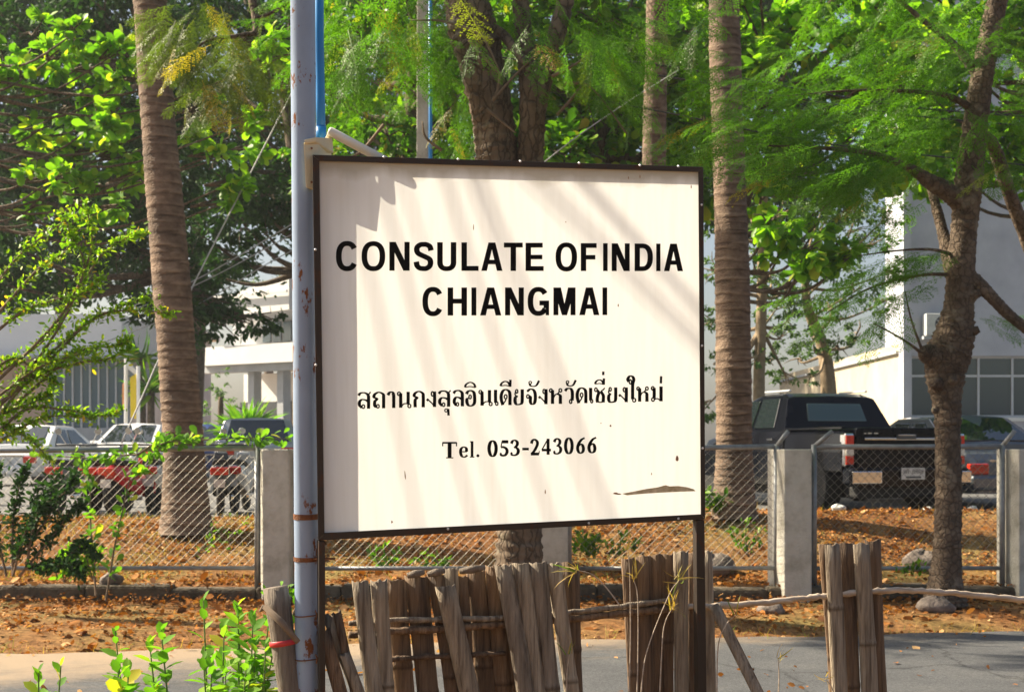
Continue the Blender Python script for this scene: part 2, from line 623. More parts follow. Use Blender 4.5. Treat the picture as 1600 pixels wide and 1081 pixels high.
crackle(M['bark'], 16, (1, 1, .35), .85, (0.22, 0.19, 0.13))
crackle(M['bark_grey'], 20, (1, 1, .8), .55, (0.26, 0.22, 0.16))
node_lines(M['bamboo'], (0.045, 0.030, 0.018))
node_lines(M['bamboo_dark'], (0.020, 0.010, 0.005))
M['twig'] = mat('twig', (0.12, 0.085, 0.055), (0.22, 0.16, 0.11), 0.9, 10)
def roadmat():
    """old asphalt: fine aggregate, patched tone, a few cracks, tan dust lying along the verge"""
    m = mat('asphalt', (0.052, 0.055, 0.060), (0.080, 0.083, 0.088), 0.92, 1.1, 10, 0.6, 160, c3=(0.115, 0.115, 0.112), lo=0.3, hi=0.75)
    nt = m.node_tree
    N, L = nt.nodes, nt.links
    b = [n for n in N if n.type == 'BSDF_PRINCIPLED'][0]
    src = b.inputs['Base Color'].links[0].from_socket
    tc = N.new('ShaderNodeTexCoord')
    sp = N.new('ShaderNodeSeparateXYZ')
    L.new(tc.outputs['Object'], sp.inputs[0])
    nz = N.new('ShaderNodeTexNoise')
    nz.inputs['Scale'].default_value = 1.6
    nz.inputs['Detail'].default_value = 9
    nz.inputs['Roughness'].default_value = 0.7
    L.new(tc.outputs['Object'], nz.inputs['Vector'])
    ma = N.new('ShaderNodeMath')
    ma.operation = 'MULTIPLY_ADD'
    ma.inputs[1].default_value = 2.4
    L.new(nz.outputs['Fac'], ma.inputs[0])
    sl = N.new('ShaderNodeMath')
    sl.operation = 'MULTIPLY_ADD'
    sl.inputs[1].default_value = -0.42
    L.new(sp.outputs['X'], sl.inputs[0])
    L.new(sp.outputs['Y'], sl.inputs[2])
    L.new(sl.outputs[0], ma.inputs[2])
    mr = N.new('ShaderNodeMapRange')
    mr.inputs['From Min'].default_value = 11.55
    mr.inputs['From Max'].default_value = 12.75
    mr.inputs['To Max'].default_value = 0.85
    L.new(ma.outputs[0], mr.inputs['Value'])
    mx = N.new('ShaderNodeMix')
    mx.data_type = 'RGBA'
    L.new(mr.outputs[0], mx.inputs[0])
    mx.inputs[7].default_value = (0.36, 0.265, 0.17, 1)
    # speckle of pale and dark aggregate
    n3 = N.new('ShaderNodeTexVoronoi')
    n3.inputs['Scale'].default_value = 90
    L.new(tc.outputs['Object'], n3.inputs['Vector'])
    r3 = ramp(N, [(0.0, (0.6, 0.6, 0.6)), (0.5, (1.0, 1.0, 1.0)), (1.0, (1.5, 1.48, 1.42))])
    L.new(n3.outputs['Color'], r3.inputs[0])
    m2 = N.new('ShaderNodeMix')
    m2.data_type = 'RGBA'
    m2.blend_type = 'MULTIPLY'
    m2.inputs[0].default_value = 1.0
    L.new(src, m2.inputs[6])
    L.new(r3.outputs[0], m2.inputs[7])
    # cracks
    vo = N.new('ShaderNodeTexVoronoi')
    vo.feature = 'DISTANCE_TO_EDGE'
    vo.inputs['Scale'].default_value = 0.8
    wp_ = N.new('ShaderNodeTexNoise')
    wp_.inputs['Scale'].default_value = 3.0
    wp_.inputs['Detail'].default_value = 6
    L.new(tc.outputs['Object'], wp_.inputs['Vector'])
    av = N.new('ShaderNodeMix')
    av.data_type = 'RGBA'
    av.inputs[0].default_value = 0.25
    L.new(tc.outputs['Object'], av.inputs[6])
    L.new(wp_.outputs['Color'], av.inputs[7])
    L.new(av.outputs[2], vo.inputs['Vector'])
    rc = ramp(N, [(0.0, (0.25, 0.25, 0.25)), (0.012, (1, 1, 1))])
    L.new(vo.outputs['Distance'], rc.inputs[0])
    m3 = N.new('ShaderNodeMix')
    m3.data_type = 'RGBA'
    m3.blend_type = 'MULTIPLY'
    m3.inputs[0].default_value = 0.8
    L.new(m2.outputs[2], m3.inputs[6])
    L.new(rc.outputs[0], m3.inputs[7])
    L.new(m3.outputs[2], mx.inputs[6])
    L.new(mx.outputs[2], b.inputs['Base Color'])
    return m


M['asphalt'] = roadmat()
M['lot'] = mat('parking_asphalt', (0.10, 0.10, 0.10), (0.16, 0.155, 0.15), 0.9, 0.8, 8)
M['rock'] = mat('grey_rock', (0.09, 0.072, 0.06), (0.24, 0.195, 0.165), 0.9, 9, 8, 0.6)
M['dead_leaf'] = leafmat('dead_leaf', [(0.0, (0.07, 0.032, 0.015)), (0.35, (0.22, 0.088, 0.024)), (0.8, (0.44, 0.185, 0.050)), (1.0, (0.60, 0.38, 0.18))], 0.2, 0.8, (1.0, 0.7, 0.4), 0.1)
M['dry_grass'] = leafmat('dry_grass', [(0.0, (0.30, 0.20, 0.06)), (0.6, (0.46, 0.33, 0.11)), (0.82, (0.36, 0.32, 0.09)), (0.9, (0.14, 0.22, 0.03)), (1.0, (0.10, 0.20, 0.025))], 0.35, 0.7, (1, 0.85, 0.5))
M['bright_leaf'] = leafmat('bright_broad_leaf', [(0.0, (0.07, 0.17, 0.012)), (0.5, (0.14, 0.29, 0.018)), (0.9, (0.27, 0.42, 0.03)), (1.0, (0.40, 0.40, 0.04))], 0.52)
M['mid_leaf'] = leafmat('mid_green_leaf', [(0.0, (0.035, 0.105, 0.010)), (0.5, (0.085, 0.20, 0.014)), (0.93, (0.19, 0.31, 0.02)), (1.0, (0.33, 0.20, 0.03))], 0.45)
M['dark_leaf'] = leafmat('dark_evergreen_leaf', [(0.0, (0.018, 0.050, 0.020)), (0.7, (0.032, 0.082, 0.028)), (1.0, (0.055, 0.12, 0.035))], 0.25, 0.6, (1.0, 1.0, 0.55), 0.12)
M['feather_leaf'] = leafmat('feathery_leaf', [(0.0, (0.050, 0.13, 0.008)), (0.6, (0.090, 0.205, 0.010)), (0.95, (0.09, 0.21, 0.03)), (1.0, (0.30, 0.20, 0.03))], 0.5)
M['olive_leaf'] = leafmat('olive_feathery_leaf', [(0.0, (0.060, 0.090, 0.016)), (0.75, (0.095, 0.135, 0.020)), (0.90, (0.16, 0.16, 0.025)), (1.0, (0.36, 0.25, 0.035))], 0.45)
M['pale_leaf'] = leafmat('pale_distant_leaf', [(0.0, (0.06, 0.12, 0.05)), (1.0, (0.13, 0.21, 0.085))], 0.35)
M['shoot_leaf'] = leafmat('young_shoot_leaf', [(0.0, (0.07, 0.17, 0.02)), (0.7, (0.15, 0.32, 0.035)), (0.92, (0.26, 0.40, 0.05)), (1.0, (0.50, 0.44, 0.06))], 0.42, 0.65, (1.0, 1.0, 0.5), 0.18)
M['shrub_leaf'] = leafmat('shrub_leaf', [(0.0, (0.09, 0.18, 0.015)), (0.6, (0.19, 0.32, 0.022)), (0.92, (0.34, 0.42, 0.035)), (1.0, (0.50, 0.30, 0.04))], 0.5)
M['stem_green'] = mat('green_stem', (0.10, 0.16, 0.04), (0.17, 0.22, 0.06), 0.7, 10)
M['wire'] = mat('cable_black', (0.02, 0.02, 0.02), None, 0.6)
M['wire_pale'] = mat('cable_grey', (0.35, 0.35, 0.35), None, 0.5)
M['white_wall'] = mat('white_painted_wall', (0.46, 0.48, 0.55), (0.58, 0.60, 0.67), 0.8, 1.2, 8)
M['cream_wall'] = mat('cream_painted_wall', (0.50, 0.42, 0.29), (0.60, 0.52, 0.38), 0.85, 1.2, 8)
M['grey_wall'] = mat('grey_painted_wall', (0.40, 0.42, 0.44), (0.50, 0.52, 0.54), 0.8, 1.2)
M['slab_white'] = mat('bright_white_paint', (0.78, 0.78, 0.77), (0.84, 0.84, 0.83), 0.7, 1.0)
M['pink_wall'] = mat('pink_stucco', (0.50, 0.36, 0.28), (0.58, 0.43, 0.34), 0.85, 2)
M['window'] = glassmat('window_glass', (0.06, 0.085, 0.10))
M['window_blue'] = glassmat('blue_window_glass', (0.10, 0.17, 0.22), 0.06)
M['alu'] = mat('aluminium_frame', (0.55, 0.57, 0.60), (0.62, 0.64, 0.66), 0.4, 6, metal=0.3)
M['dark_metal'] = mat('dark_metal', (0.05, 0.06, 0.07), (0.08, 0.09, 0.10), 0.5, 5)
M['black_paint'] = mat('black_car_paint', (0.004, 0.005, 0.008), (0.006, 0.007, 0.011), 0.10, 3, coat=0.0, spec=0.25)
M['grey_paint'] = mat('steel_grey_car_paint', (0.10, 0.115, 0.135), (0.12, 0.135, 0.155), 0.3, 3, metal=0.5, coat=0.8)
M['silver_paint'] = mat('silver_car_paint', (0.42, 0.43, 0.44), (0.48, 0.49, 0.50), 0.3, 3, metal=0.6, coat=0.8)
M['white_paint'] = mat('white_car_paint', (0.76, 0.77, 0.78), (0.80, 0.81, 0.82), 0.3, 3, coat=0.8)
M['blue_paint'] = mat('blue_car_paint', (0.03, 0.06, 0.20), (0.04, 0.08, 0.25), 0.3, 3, coat=0.8)
M['red_paint'] = mat('red_scooter_paint', (0.55, 0.015, 0.02), (0.62, 0.03, 0.03), 0.25, 3, coat=0.8)
M['car_glass'] = glassmat('car_glass', (0.015, 0.022, 0.024), 0.02)
M['reflection_glass'] = glassmat('green_reflection_glass', (0.05, 0.085, 0.07), 0.03)  # green reflections and the view through put into the base colour
M['tyre'] = mat('tyre_rubber', (0.012, 0.012, 0.012), (0.02, 0.02, 0.02), 0.85, 20)
M['chrome'] = mat('chrome', (0.75, 0.75, 0.76), (0.8, 0.8, 0.8), 0.12, 3, metal=1.0)
M['tail_red'] = mat('tail_lamp_red', (0.55, 0.02, 0.01), (0.70, 0.05, 0.02), 0.12, 30, coat=1.0)
M['lamp_clear'] = mat('lamp_clear', (0.70, 0.66, 0.58), (0.8, 0.78, 0.7), 0.1, 30, coat=1.0)
M['plate_white'] = mat('plate_white', (0.60, 0.60, 0.57), (0.66, 0.66, 0.63), 0.5, 20)
M['yellow_cloth'] = mat('yellow_banner', (0.75, 0.55, 0.02), (0.82, 0.63, 0.05), 0.8, 6)
M['orange_cloth'] = mat('orange_banner', (0.70, 0.25, 0.08), (0.80, 0.40, 0.18), 0.8, 6)
M['ac_white'] = mat('air_conditioner_white', (0.62, 0.63, 0.62), None, 0.5, 5)


def groundmat():
    """Bare earth: orange brown dry soil, yellowed grass and darker damp patches."""
    m = bpy.data.materials.new('dry_earth')
    nt, N, L = nodes(m)
    out = N.new('ShaderNodeOutputMaterial')
    b = N.new('ShaderNodeBsdfPrincipled')
    b.inputs['Roughness'].default_value = 0.95
    b.inputs['Specular IOR Level'].default_value = 0.1
    tc = N.new('ShaderNodeTexCoord')
    n1 = N.new('ShaderNodeTexNoise')
    n1.inputs['Scale'].default_value = 0.9
    n1.inputs['Detail'].default_value = 8
    n2 = N.new('ShaderNodeTexNoise')
    n2.inputs['Scale'].default_value = 14
    n2.inputs['Detail'].default_value = 10
    n2.inputs['Roughness'].default_value = 0.7
    for n in (n1, n2):
        L.new(tc.outputs['Object'], n.inputs['Vector'])
    r1 = ramp(N, [(0.35, (0.25, 0.115, 0.045)), (0.5, (0.31, 0.175, 0.072)), (0.65, (0.26, 0.20, 0.075))])
    r2 = ramp(N, [(0.30, (0.25, 0.22, 0.20)), (0.5, (0.75, 0.72, 0.7)), (0.72, (1.35, 1.3, 1.2))])
    L.new(n1.outputs['Fac'], r1.inputs[0])
    L.new(n2.outputs['Fac'], r2.inputs[0])
    mx = N.new('ShaderNodeMix')
    mx.data_type = 'RGBA'
    mx.blend_type = 'MULTIPLY'
    mx.inputs[0].default_value = 1.0
    L.new(r1.outputs[0], mx.inputs[6])
    L.new(r2.outputs[0], mx.inputs[7])
    L.new(mx.outputs[2], b.inputs['Base Color'])
    bp = N.new('ShaderNodeBump')
    bp.inputs['Strength'].default_value = 0.9
    bp.inputs['Distance'].default_value = 0.04
    L.new(n2.outputs['Fac'], bp.inputs['Height'])
    L.new(bp.outputs[0], b.inputs['Normal'])
    L.new(b.outputs[0], out.inputs[0])
    return m


M['earth'] = groundmat()


# ------------------------------------------------------------------ terrain
def sm(t):
    t = min(1.0, max(0.0, t))
    return t * t * (3 - 2 * t)


FENCE_Y = 13.9


def road_edge(x):
    return 11.42 + 0.165 * min(6.0, max(-6.0, x))


def zt(x, y):
    n = 0.5 * math.sin(1.7 * x + 0.6 * y) + 0.3 * math.sin(3.1 * x - 1.9 * y + 1) + 0.2 * math.sin(6.3 * x + 4.1 * y)
    if y < 7.0:
        return -0.02 + 0.02 * n * sm((7.0 - y) / 1.0)
    re_ = road_edge(x)
    if y < re_ + .12:
        return -0.03
    if y < 13.75:
        return -0.03 + 0.09 * sm((y - re_ - .08) / 0.8) + 0.012 * n * sm((y - re_ - .1) / .4)
    if y < 14.1:
        return 0.06 + 0.14 * (y - 13.75) / 0.35
    crest = 0.74 + 0.05 * math.tanh((x + 1.5) / 2.0)
    if y < 16.8:
        return 0.20 + (crest - 0.20) * sm((y - 14.1) / 2.7) * 1.0 + 0.03 * n
    return crest + (0.645 - crest) * sm((y - 16.8) / 0.9) + 0.03 * n * (1 - sm((y - 16.8) / 0.9))


def terrain():
    xs = np.concatenate([np.linspace(-260, -40, 8)[:-1], np.linspace(-40, -9, 12)[:-1], np.linspace(-9, 9, 91), np.linspace(9, 40, 12)[1:], np.linspace(40, 260, 8)[1:]])
    ys = np.concatenate([np.linspace(-40, 3, 6)[:-1], np.linspace(3, 12, 31)[:-1], np.linspace(12, 18.4, 65), np.linspace(18.4, 100, 14)[1:], [200, 300, 420]])
    v, f = [], []
    for y in ys:
        for x in xs:
            v.append((x, y, zt(x, y)))
    n = len(xs)
    for j in range(len(ys) - 1):
        for i in range(n - 1):
            f.append((j * n + i, j * n + i + 1, (j + 1) * n + i + 1, (j + 1) * n + i))
    b = MB()
    b.v, b.f = v, f
    struct(b.build('ground', M['earth'], smooth=True))


terrain()


def sheet(name, x0, x1, y0, y1, z, material, edge0=0.0, edge1=0.0, n=120):
    """A flat sheet with slightly ragged long edges."""
    v, f = [], []
    for i in range(n + 1):
        x = x0 + (x1 - x0) * i / n
        w0 = edge0 * (math.sin(x * 1.3) + 0.6 * math.sin(x * 3.7 + 1) + 0.4 * math.sin(x * 8.1))
        w1 = edge1 * (math.sin(x * 1.1 + 2) + 0.6 * math.sin(x * 4.3) + 0.4 * math.sin(x * 9.7 + 1))
        if name == 'road':
            y1 = road_edge(x)
        v += [(x, y0 + w0, z), (x, y1 + w1, z)]
    for i in range(n):
        f.append((2 * i, 2 * i + 2, 2 * i + 3, 2 * i + 1))
    b = MB()
    b.v, b.f = v, f
    return struct(b.build(name, material))


sheet('road', -60, 60, 7.0, 12.15, 0.0, M['asphalt'], 0.05, 0.06, 600)
sheet('parking_lot', -60, 60, 18.2, 70, 0.652, M['lot'])
# low concrete plinth that carries the chain-link fence
b = MB()
for i in range(24):
    x0 = -9.6 + i * 0.8
    z1 = 0.205 + 0.018 * math.sin(i * 2.1) + .008 * math.sin(i * 5.3)
    b.box((x0, 13.78 + 0.006 * math.sin(i * 1.7), -0.05), (x0 + 0.796, 14.06, z1))
tag(b.build('plinth', M['plinth'], bevel=0.03), 'low dark mossy concrete plinth under the wire mesh fence', 'plinth')

# ------------------------------------------------------------------ the sign board
sign = thing('sign_board', 'white consulate sign board in a dark brown steel frame on two legs', 'sign', tuple(np.array([0.02, 5.5, 0.0])))
SIGN_IN = [(499, 252), (1091, 269), (1095, 803), (507, 832)]       # visible sheet: TL TR BR BL
SIGN_OUT = [(488, 242), (1099, 261), (1102, 811), (497, 844)]


def bil(q, u, v):                                                   # u right, v up, corners TL TR BR BL
    tl, tr, br, bl = [np.array(c, float) for c in q]
    return (bl * (1 - u) + br * u) * (1 - v) + (tl * (1 - u) + tr * u) * v


def sign_panel():
    n = 24
    v, f, uv = [], [], []
    for j in range(n + 1):
        for i in range(n + 1):
            u, w = i / n, j / n
            p = bil(SIGN_IN, -0.006 + 1.012 * u, -0.006 + 1.012 * w)
            v.append(S(p[0], p[1], 0.004))
            uv.append((u, w))
    for j in range(n):
        for i in range(n):
            a = j * (n + 1) + i
            f.append((a, a + 1, a + n + 2, a + n + 1))
    b = MB()
    b.v, b.f = [tuple(p) for p in v], f
    o = b.build('panel', M['panel'], sign)
    lay = o.data.uv_layers.new(name='UVMap')
    for lp in o.data.loops:
        lay.data[lp.index].uv = uv[lp.vertex_index]
    o['label'] = 'white translucent sheet with grime along its top edge'
    return o


panel = sign_panel()


def bar(name, a0, a1, b0, b1, d0, d1, material, parent):
    """frame bar: front quad a0 a1 b1 b0 in photo pixels on the sign plane, from depth d0 to d1"""
    q = [a0, a1, b1, b0]
    mb = MB()
    mb.hexa([S(p[0], p[1], d0) for p in q], [S(p[0], p[1], d1) for p in q])
    return mb.build(name, material, parent, bevel=0.0015)


oTL, oTR, oBR, oBL = SIGN_OUT
iTL, iTR, iBR, iBL = SIGN_IN
bar('frame_bar', oTL, oTR, iTL, iTR, -0.006, 0.046, M['frame'], sign)
bar('frame_bar', iBL, iBR, oBL, oBR, -0.006, 0.040, M['frame'], sign)
bar('frame_bar', (488, 242.5), (499, 252), (497, 843.5), (507, 832), -0.0055, 0.018, M['frame'], sign)
bar('frame_bar', (1091, 269), (1099, 261.5), (1095, 803), (1102, 810.5), -0.0055, 0.040, M['frame'], sign)
# legs: angle irons that go on down to the ground


def leg(px0a, px0b, y0, px1a, px1b, y1, d0, d1):
    a = [S(px0a, y0, d0), S(px0b, y0, d0)]
    c = [S(px1a, y1, d0), S(px1b, y1, d0)]
    # carry on along the same line to just below the ground
    k = []
    for p, q in zip(a, c):
        t = (p[2] + 0.05) / (p[2] - q[2])
        k.append(p + (q - p) * t)
    back = SG_N * (d1 - d0)
    mb = MB()
    mb.hexa([a[0], a[1], k[1], k[0]], [a[0] + back, a[1] + back, k[1] + back, k[0] + back])
    return mb.build('leg', M['frame'], sign, bevel=0.002)


leg(498, 508, 845, 499, 508.5, 1058, 0.0, 0.035)
leg(1088, 1101, 812, 1090, 1104, 1058, 0.002, 0.036)
for (px, py) in [(600, 245.5), (716, 249), (813, 252.2), (905, 255), (1000, 258.5), (1060, 260), (493, 390), (493.5, 570), (1096.5, 320), (1097, 540), (1098, 700), (700, 826), (920, 817), (1060, 810)]:
    c = S(px, py, -0.0068)
    mb = MB()
    mb.tube([c, c - SG_N * 0.004], [0.005, 0.003], 8)
    mb.build('rivet', M['alu'], sign)

# ---- lettering: strokes swept with an oval pen, laid on the sheet
UNIT = []


def pen(pts, wx, wy, close=False, flat=True):
    """Outline quads of a stroke; pts in (x, y down) photo pixels, pen half widths wx, wy."""
    p = [np.array(q, float) for q in pts]
    n = len(p)
    L_, R_ = [], []
    for i in range(n):
        if close:
            t = p[(i + 1) % n] - p[i - 1]
            nn = np.array([-t[1], t[0]]) / (np.linalg.norm(t) + 1e-9)
            k = 1.0
        else:
            t1 = p[i] - p[i - 1] if i > 0 else p[1] - p[0]
            t2 = p[i + 1] - p[i] if i < n - 1 else p[-1] - p[-2]
            t1 = t1 / (np.linalg.norm(t1) + 1e-9)
            t2 = t2 / (np.linalg.norm(t2) + 1e-9)
            t = t1 + t2
            if np.linalg.norm(t) < 0.3:
                t = t2
            t = t / np.linalg.norm(t)
            nn = np.array([-t[1], t[0]])
            k = 1.0 / max(0.55, float(nn @ np.array([-t2[1], t2[0]])))
        h = math.hypot(wx * nn[0], wy * nn[1]) * k
        L_.append(p[i] + nn * h)
        R_.append(p[i] - nn * h)
    v = L_ + R_
    f = []
    for i in range(n if close else n - 1):
        j = (i + 1) % n
        f.append((i, j, n + j, n + i))
    return v, f


def letter(strokes, polys=()):
    """strokes: list of (pts, wx, wy, close); polys: filled polygons. One mesh, one letter."""
    mb = MB()
    k = 0
    for (pts, wx, wy, cl) in strokes:
        v, f = pen(pts, wx, wy, cl)
        mb.add([S(q[0], q[1], 0.0022 - 0.00012 * k) for q in v], f)
        k += 1
    for pl in polys:
        mb.add([S(q[0], q[1], 0.0022 - 0.00012 * k) for q in pl], [tuple(range(len(pl)))])
        k += 1
    return mb.build('letter', M['black_vinyl'], panel)


def sup(cx, cy, rx, ry, a0, a1, n=28, e=2.35):
    out = []
    for i in range(n + 1):
        a = R(a0 + (a1 - a0) * i / n)
        c, s_ = math.cos(a), math.sin(a)
        out.append((cx + rx * math.copysign(abs(c) ** (2 / e), c), cy - ry * math.copysign(abs(s_) ** (2 / e), s_)))
    return out


def cap_letter(ch, x0, x1, yt, yb, sw=7.3, sh=6.6):
    """Condensed bold grotesque capitals in the box x0..x1, yt..yb."""
    w, h = x1 - x0, yb - yt
    hx, hy_ = sw / 2, sh / 2
    st, po = [], []

    def rect(a, b, c, d):
        po.append([(a, b), (c, b), (c, d), (a, d)])
    if ch in 'CGO':
        cx, cy, rx, ry = (x0 + x1) / 2, (yt + yb) / 2, w / 2 - hx, h / 2 + 0.9 - hy_
        if ch == 'O':
            st.append((sup(cx, cy, rx, ry, 0, 360)[:-1], hx, hy_, True))
        elif ch == 'C':
            st.append((sup(cx, cy, rx, ry, 33, 327), hx, hy_, False))
        else:
            st.append((sup(cx, cy, rx, ry, 36, 326), hx, hy_, False))
            ym = yt + h * 0.47
            rect(x0 + w * 0.55, ym, x1, ym + sh)
            rect(x1 - sw * 0.62, ym, x1, yb)
            rect(x1 - sw, ym, x1, ym + h * 0.28)
    elif ch == 'I':
        rect(x0, yt, x1, yb)
    elif ch in 'LEF':
        rect(x0, yt, x0 + sw, yb)
        if ch in 'LE':
            rect(x0, yb - sh, x1, yb)
        if ch in 'EF':
            rect(x0, yt, x1 - (1.5 if ch == 'E' else 0), yt + sh)
            rect(x0, yt + h * 0.425, x1 - 2.0, yt + h * 0.425 + sh * 0.95)
    elif ch == 'T':
        rect(x0, yt, x1, yt + sh)
        rect((x0 + x1) / 2 - hx, yt, (x0 + x1) / 2 + hx, yb)
    elif ch == 'H':
        rect(x0, yt, x0 + sw, yb)
        rect(x1 - sw, yt, x1, yb)
        rect(x0, yt + h * 0.40, x1, yt + h * 0.40 + sh)
    elif ch == 'N':
        rect(x0, yt, x0 + sw * 0.93, yb)
        rect(x1 - sw * 0.93, yt, x1, yb)
        po.append([(x0, yt), (x0 + sw * 1.12, yt), (x1, yb), (x1 - sw * 1.12, yb)])
    elif ch == 'M':
        rect(x0, yt, x0 + sw * 0.9, yb)
        rect(x1 - sw * 0.9, yt, x1, yb)
        m_ = (x0 + x1) / 2
        po.append([(x0, yt), (x0 + sw * 1.35, yt), (m_ + sw * 0.45, yb), (m_ - sw * 0.45, yb)])
        po.append([(x1 - sw * 1.35, yt), (x1, yt), (m_ + sw * 0.45, yb), (m_ - sw * 0.45, yb)])
    elif ch == 'A':
        m_ = (x0 + x1) / 2
        po.append([(m_ - sw * 0.62, yt), (m_ + sw * 0.30, yt), (x0 + sw * 1.02, yb), (x0, yb)])
        po.append([(m_ - sw * 0.30, yt), (m_ + sw * 0.62, yt), (x1, yb), (x1 - sw * 1.02, yb)])
        rect(x0 + w * 0.25, yt + h * 0.61, x1 - w * 0.25, yt + h * 0.61 + sh * 0.92)
    elif ch == 'D':
        rect(x0, yt, x0 + sw, yb)
        a = [(x0 + hx, yt + hy_), (x0 + w * 0.45, yt + hy_)]
        b_ = sup(x0 + w * 0.42, (yt + yb) / 2, w * 0.58 - hx, h / 2 - hy_, 82, -82, 22)
        st.append((a + b_[1:-1] + [(x0 + w * 0.45, yb - hy_), (x0 + hx, yb - hy_)], hx, hy_, False))
    elif ch == 'U':
        b_ = sup((x0 + x1) / 2, yb - h * 0.32 + 0.6, w / 2 - hx, h * 0.32 - hy_, 180, 360, 22)
        st.append(([(x0 + hx, yt)] + b_ + [(x1 - hx, yt)], hx, hy_, False))
    elif ch == 'S':
        k = [(0.93, 0.28), (0.86, 0.13), (0.68, 0.055), (0.5, 0.045), (0.30, 0.06), (0.13, 0.15), (0.10, 0.27), (0.18, 0.38), (0.38, 0.455), (0.62, 0.525),
             (0.84, 0.61), (0.90, 0.74), (0.84, 0.87), (0.66, 0.955), (0.48, 0.965), (0.26, 0.94), (0.12, 0.85), (0.07, 0.70)]
        pts = crom([(x0 + hx * 0.45 + (w - hx * 0.9) * a, yt - 0.9 + hy_ * 0.72 + (h + 1.8 - hy_ * 1.44) * c) for a, c in k], 4)
        st.append((pts, hx, hy_, False))
    letter(st, po)


for ch, x0, x1 in [('C', 524.9, 559.8), ('O', 564.9, 602), ('N', 608.4, 640.1), ('S', 646.6, 677.4), ('U', 683.1, 713), ('L', 721, 747.8), ('A', 752, 785.2), ('T', 787.3, 816.8),
                   ('E', 821.2, 849.5), ('O', 868, 901.8), ('F', 907.5, 932.3), ('I', 942.3, 949.5), ('N', 955.8, 984), ('D', 991.6, 1020.2), ('I', 1025.3, 1032), ('A', 1037.4, 1067.3)]:
    k = ((x0 + x1) / 2 - 525) / 543
    cap_letter(ch, x0, x1, 377.4 + 3.6 * k, 422.9 + 0.9 * k, 8.9 - 0.6 * k, 7.8 - 0.5 * k)
for ch, x0, x1 in [('C', 660, 693), ('H', 699.4, 729.7), ('I', 736.6, 744.3), ('A', 750.2, 783.3), ('N', 789.1, 818.5), ('G', 824.4, 858), ('M', 864.7, 899.3), ('A', 905.1, 936.5), ('I', 941.4, 948.8)]:
    cap_letter(ch, x0, x1, 449.2, 493.2 - (x0 - 660) / 290 * 1.0, 8.7, 7.6)

# ---- the Thai line: looped letters, drawn as pen strokes in a box 0..1 wide, 0..1 high (y up)


def loop(cx, cy, r, a0=0, turn=360, n=12, sx=1.0):
    return [(cx + r * sx * math.cos(R(a0 + turn * i / n)), cy + r * math.sin(R(a0 + turn * i / n))) for i in range(n + 1)]


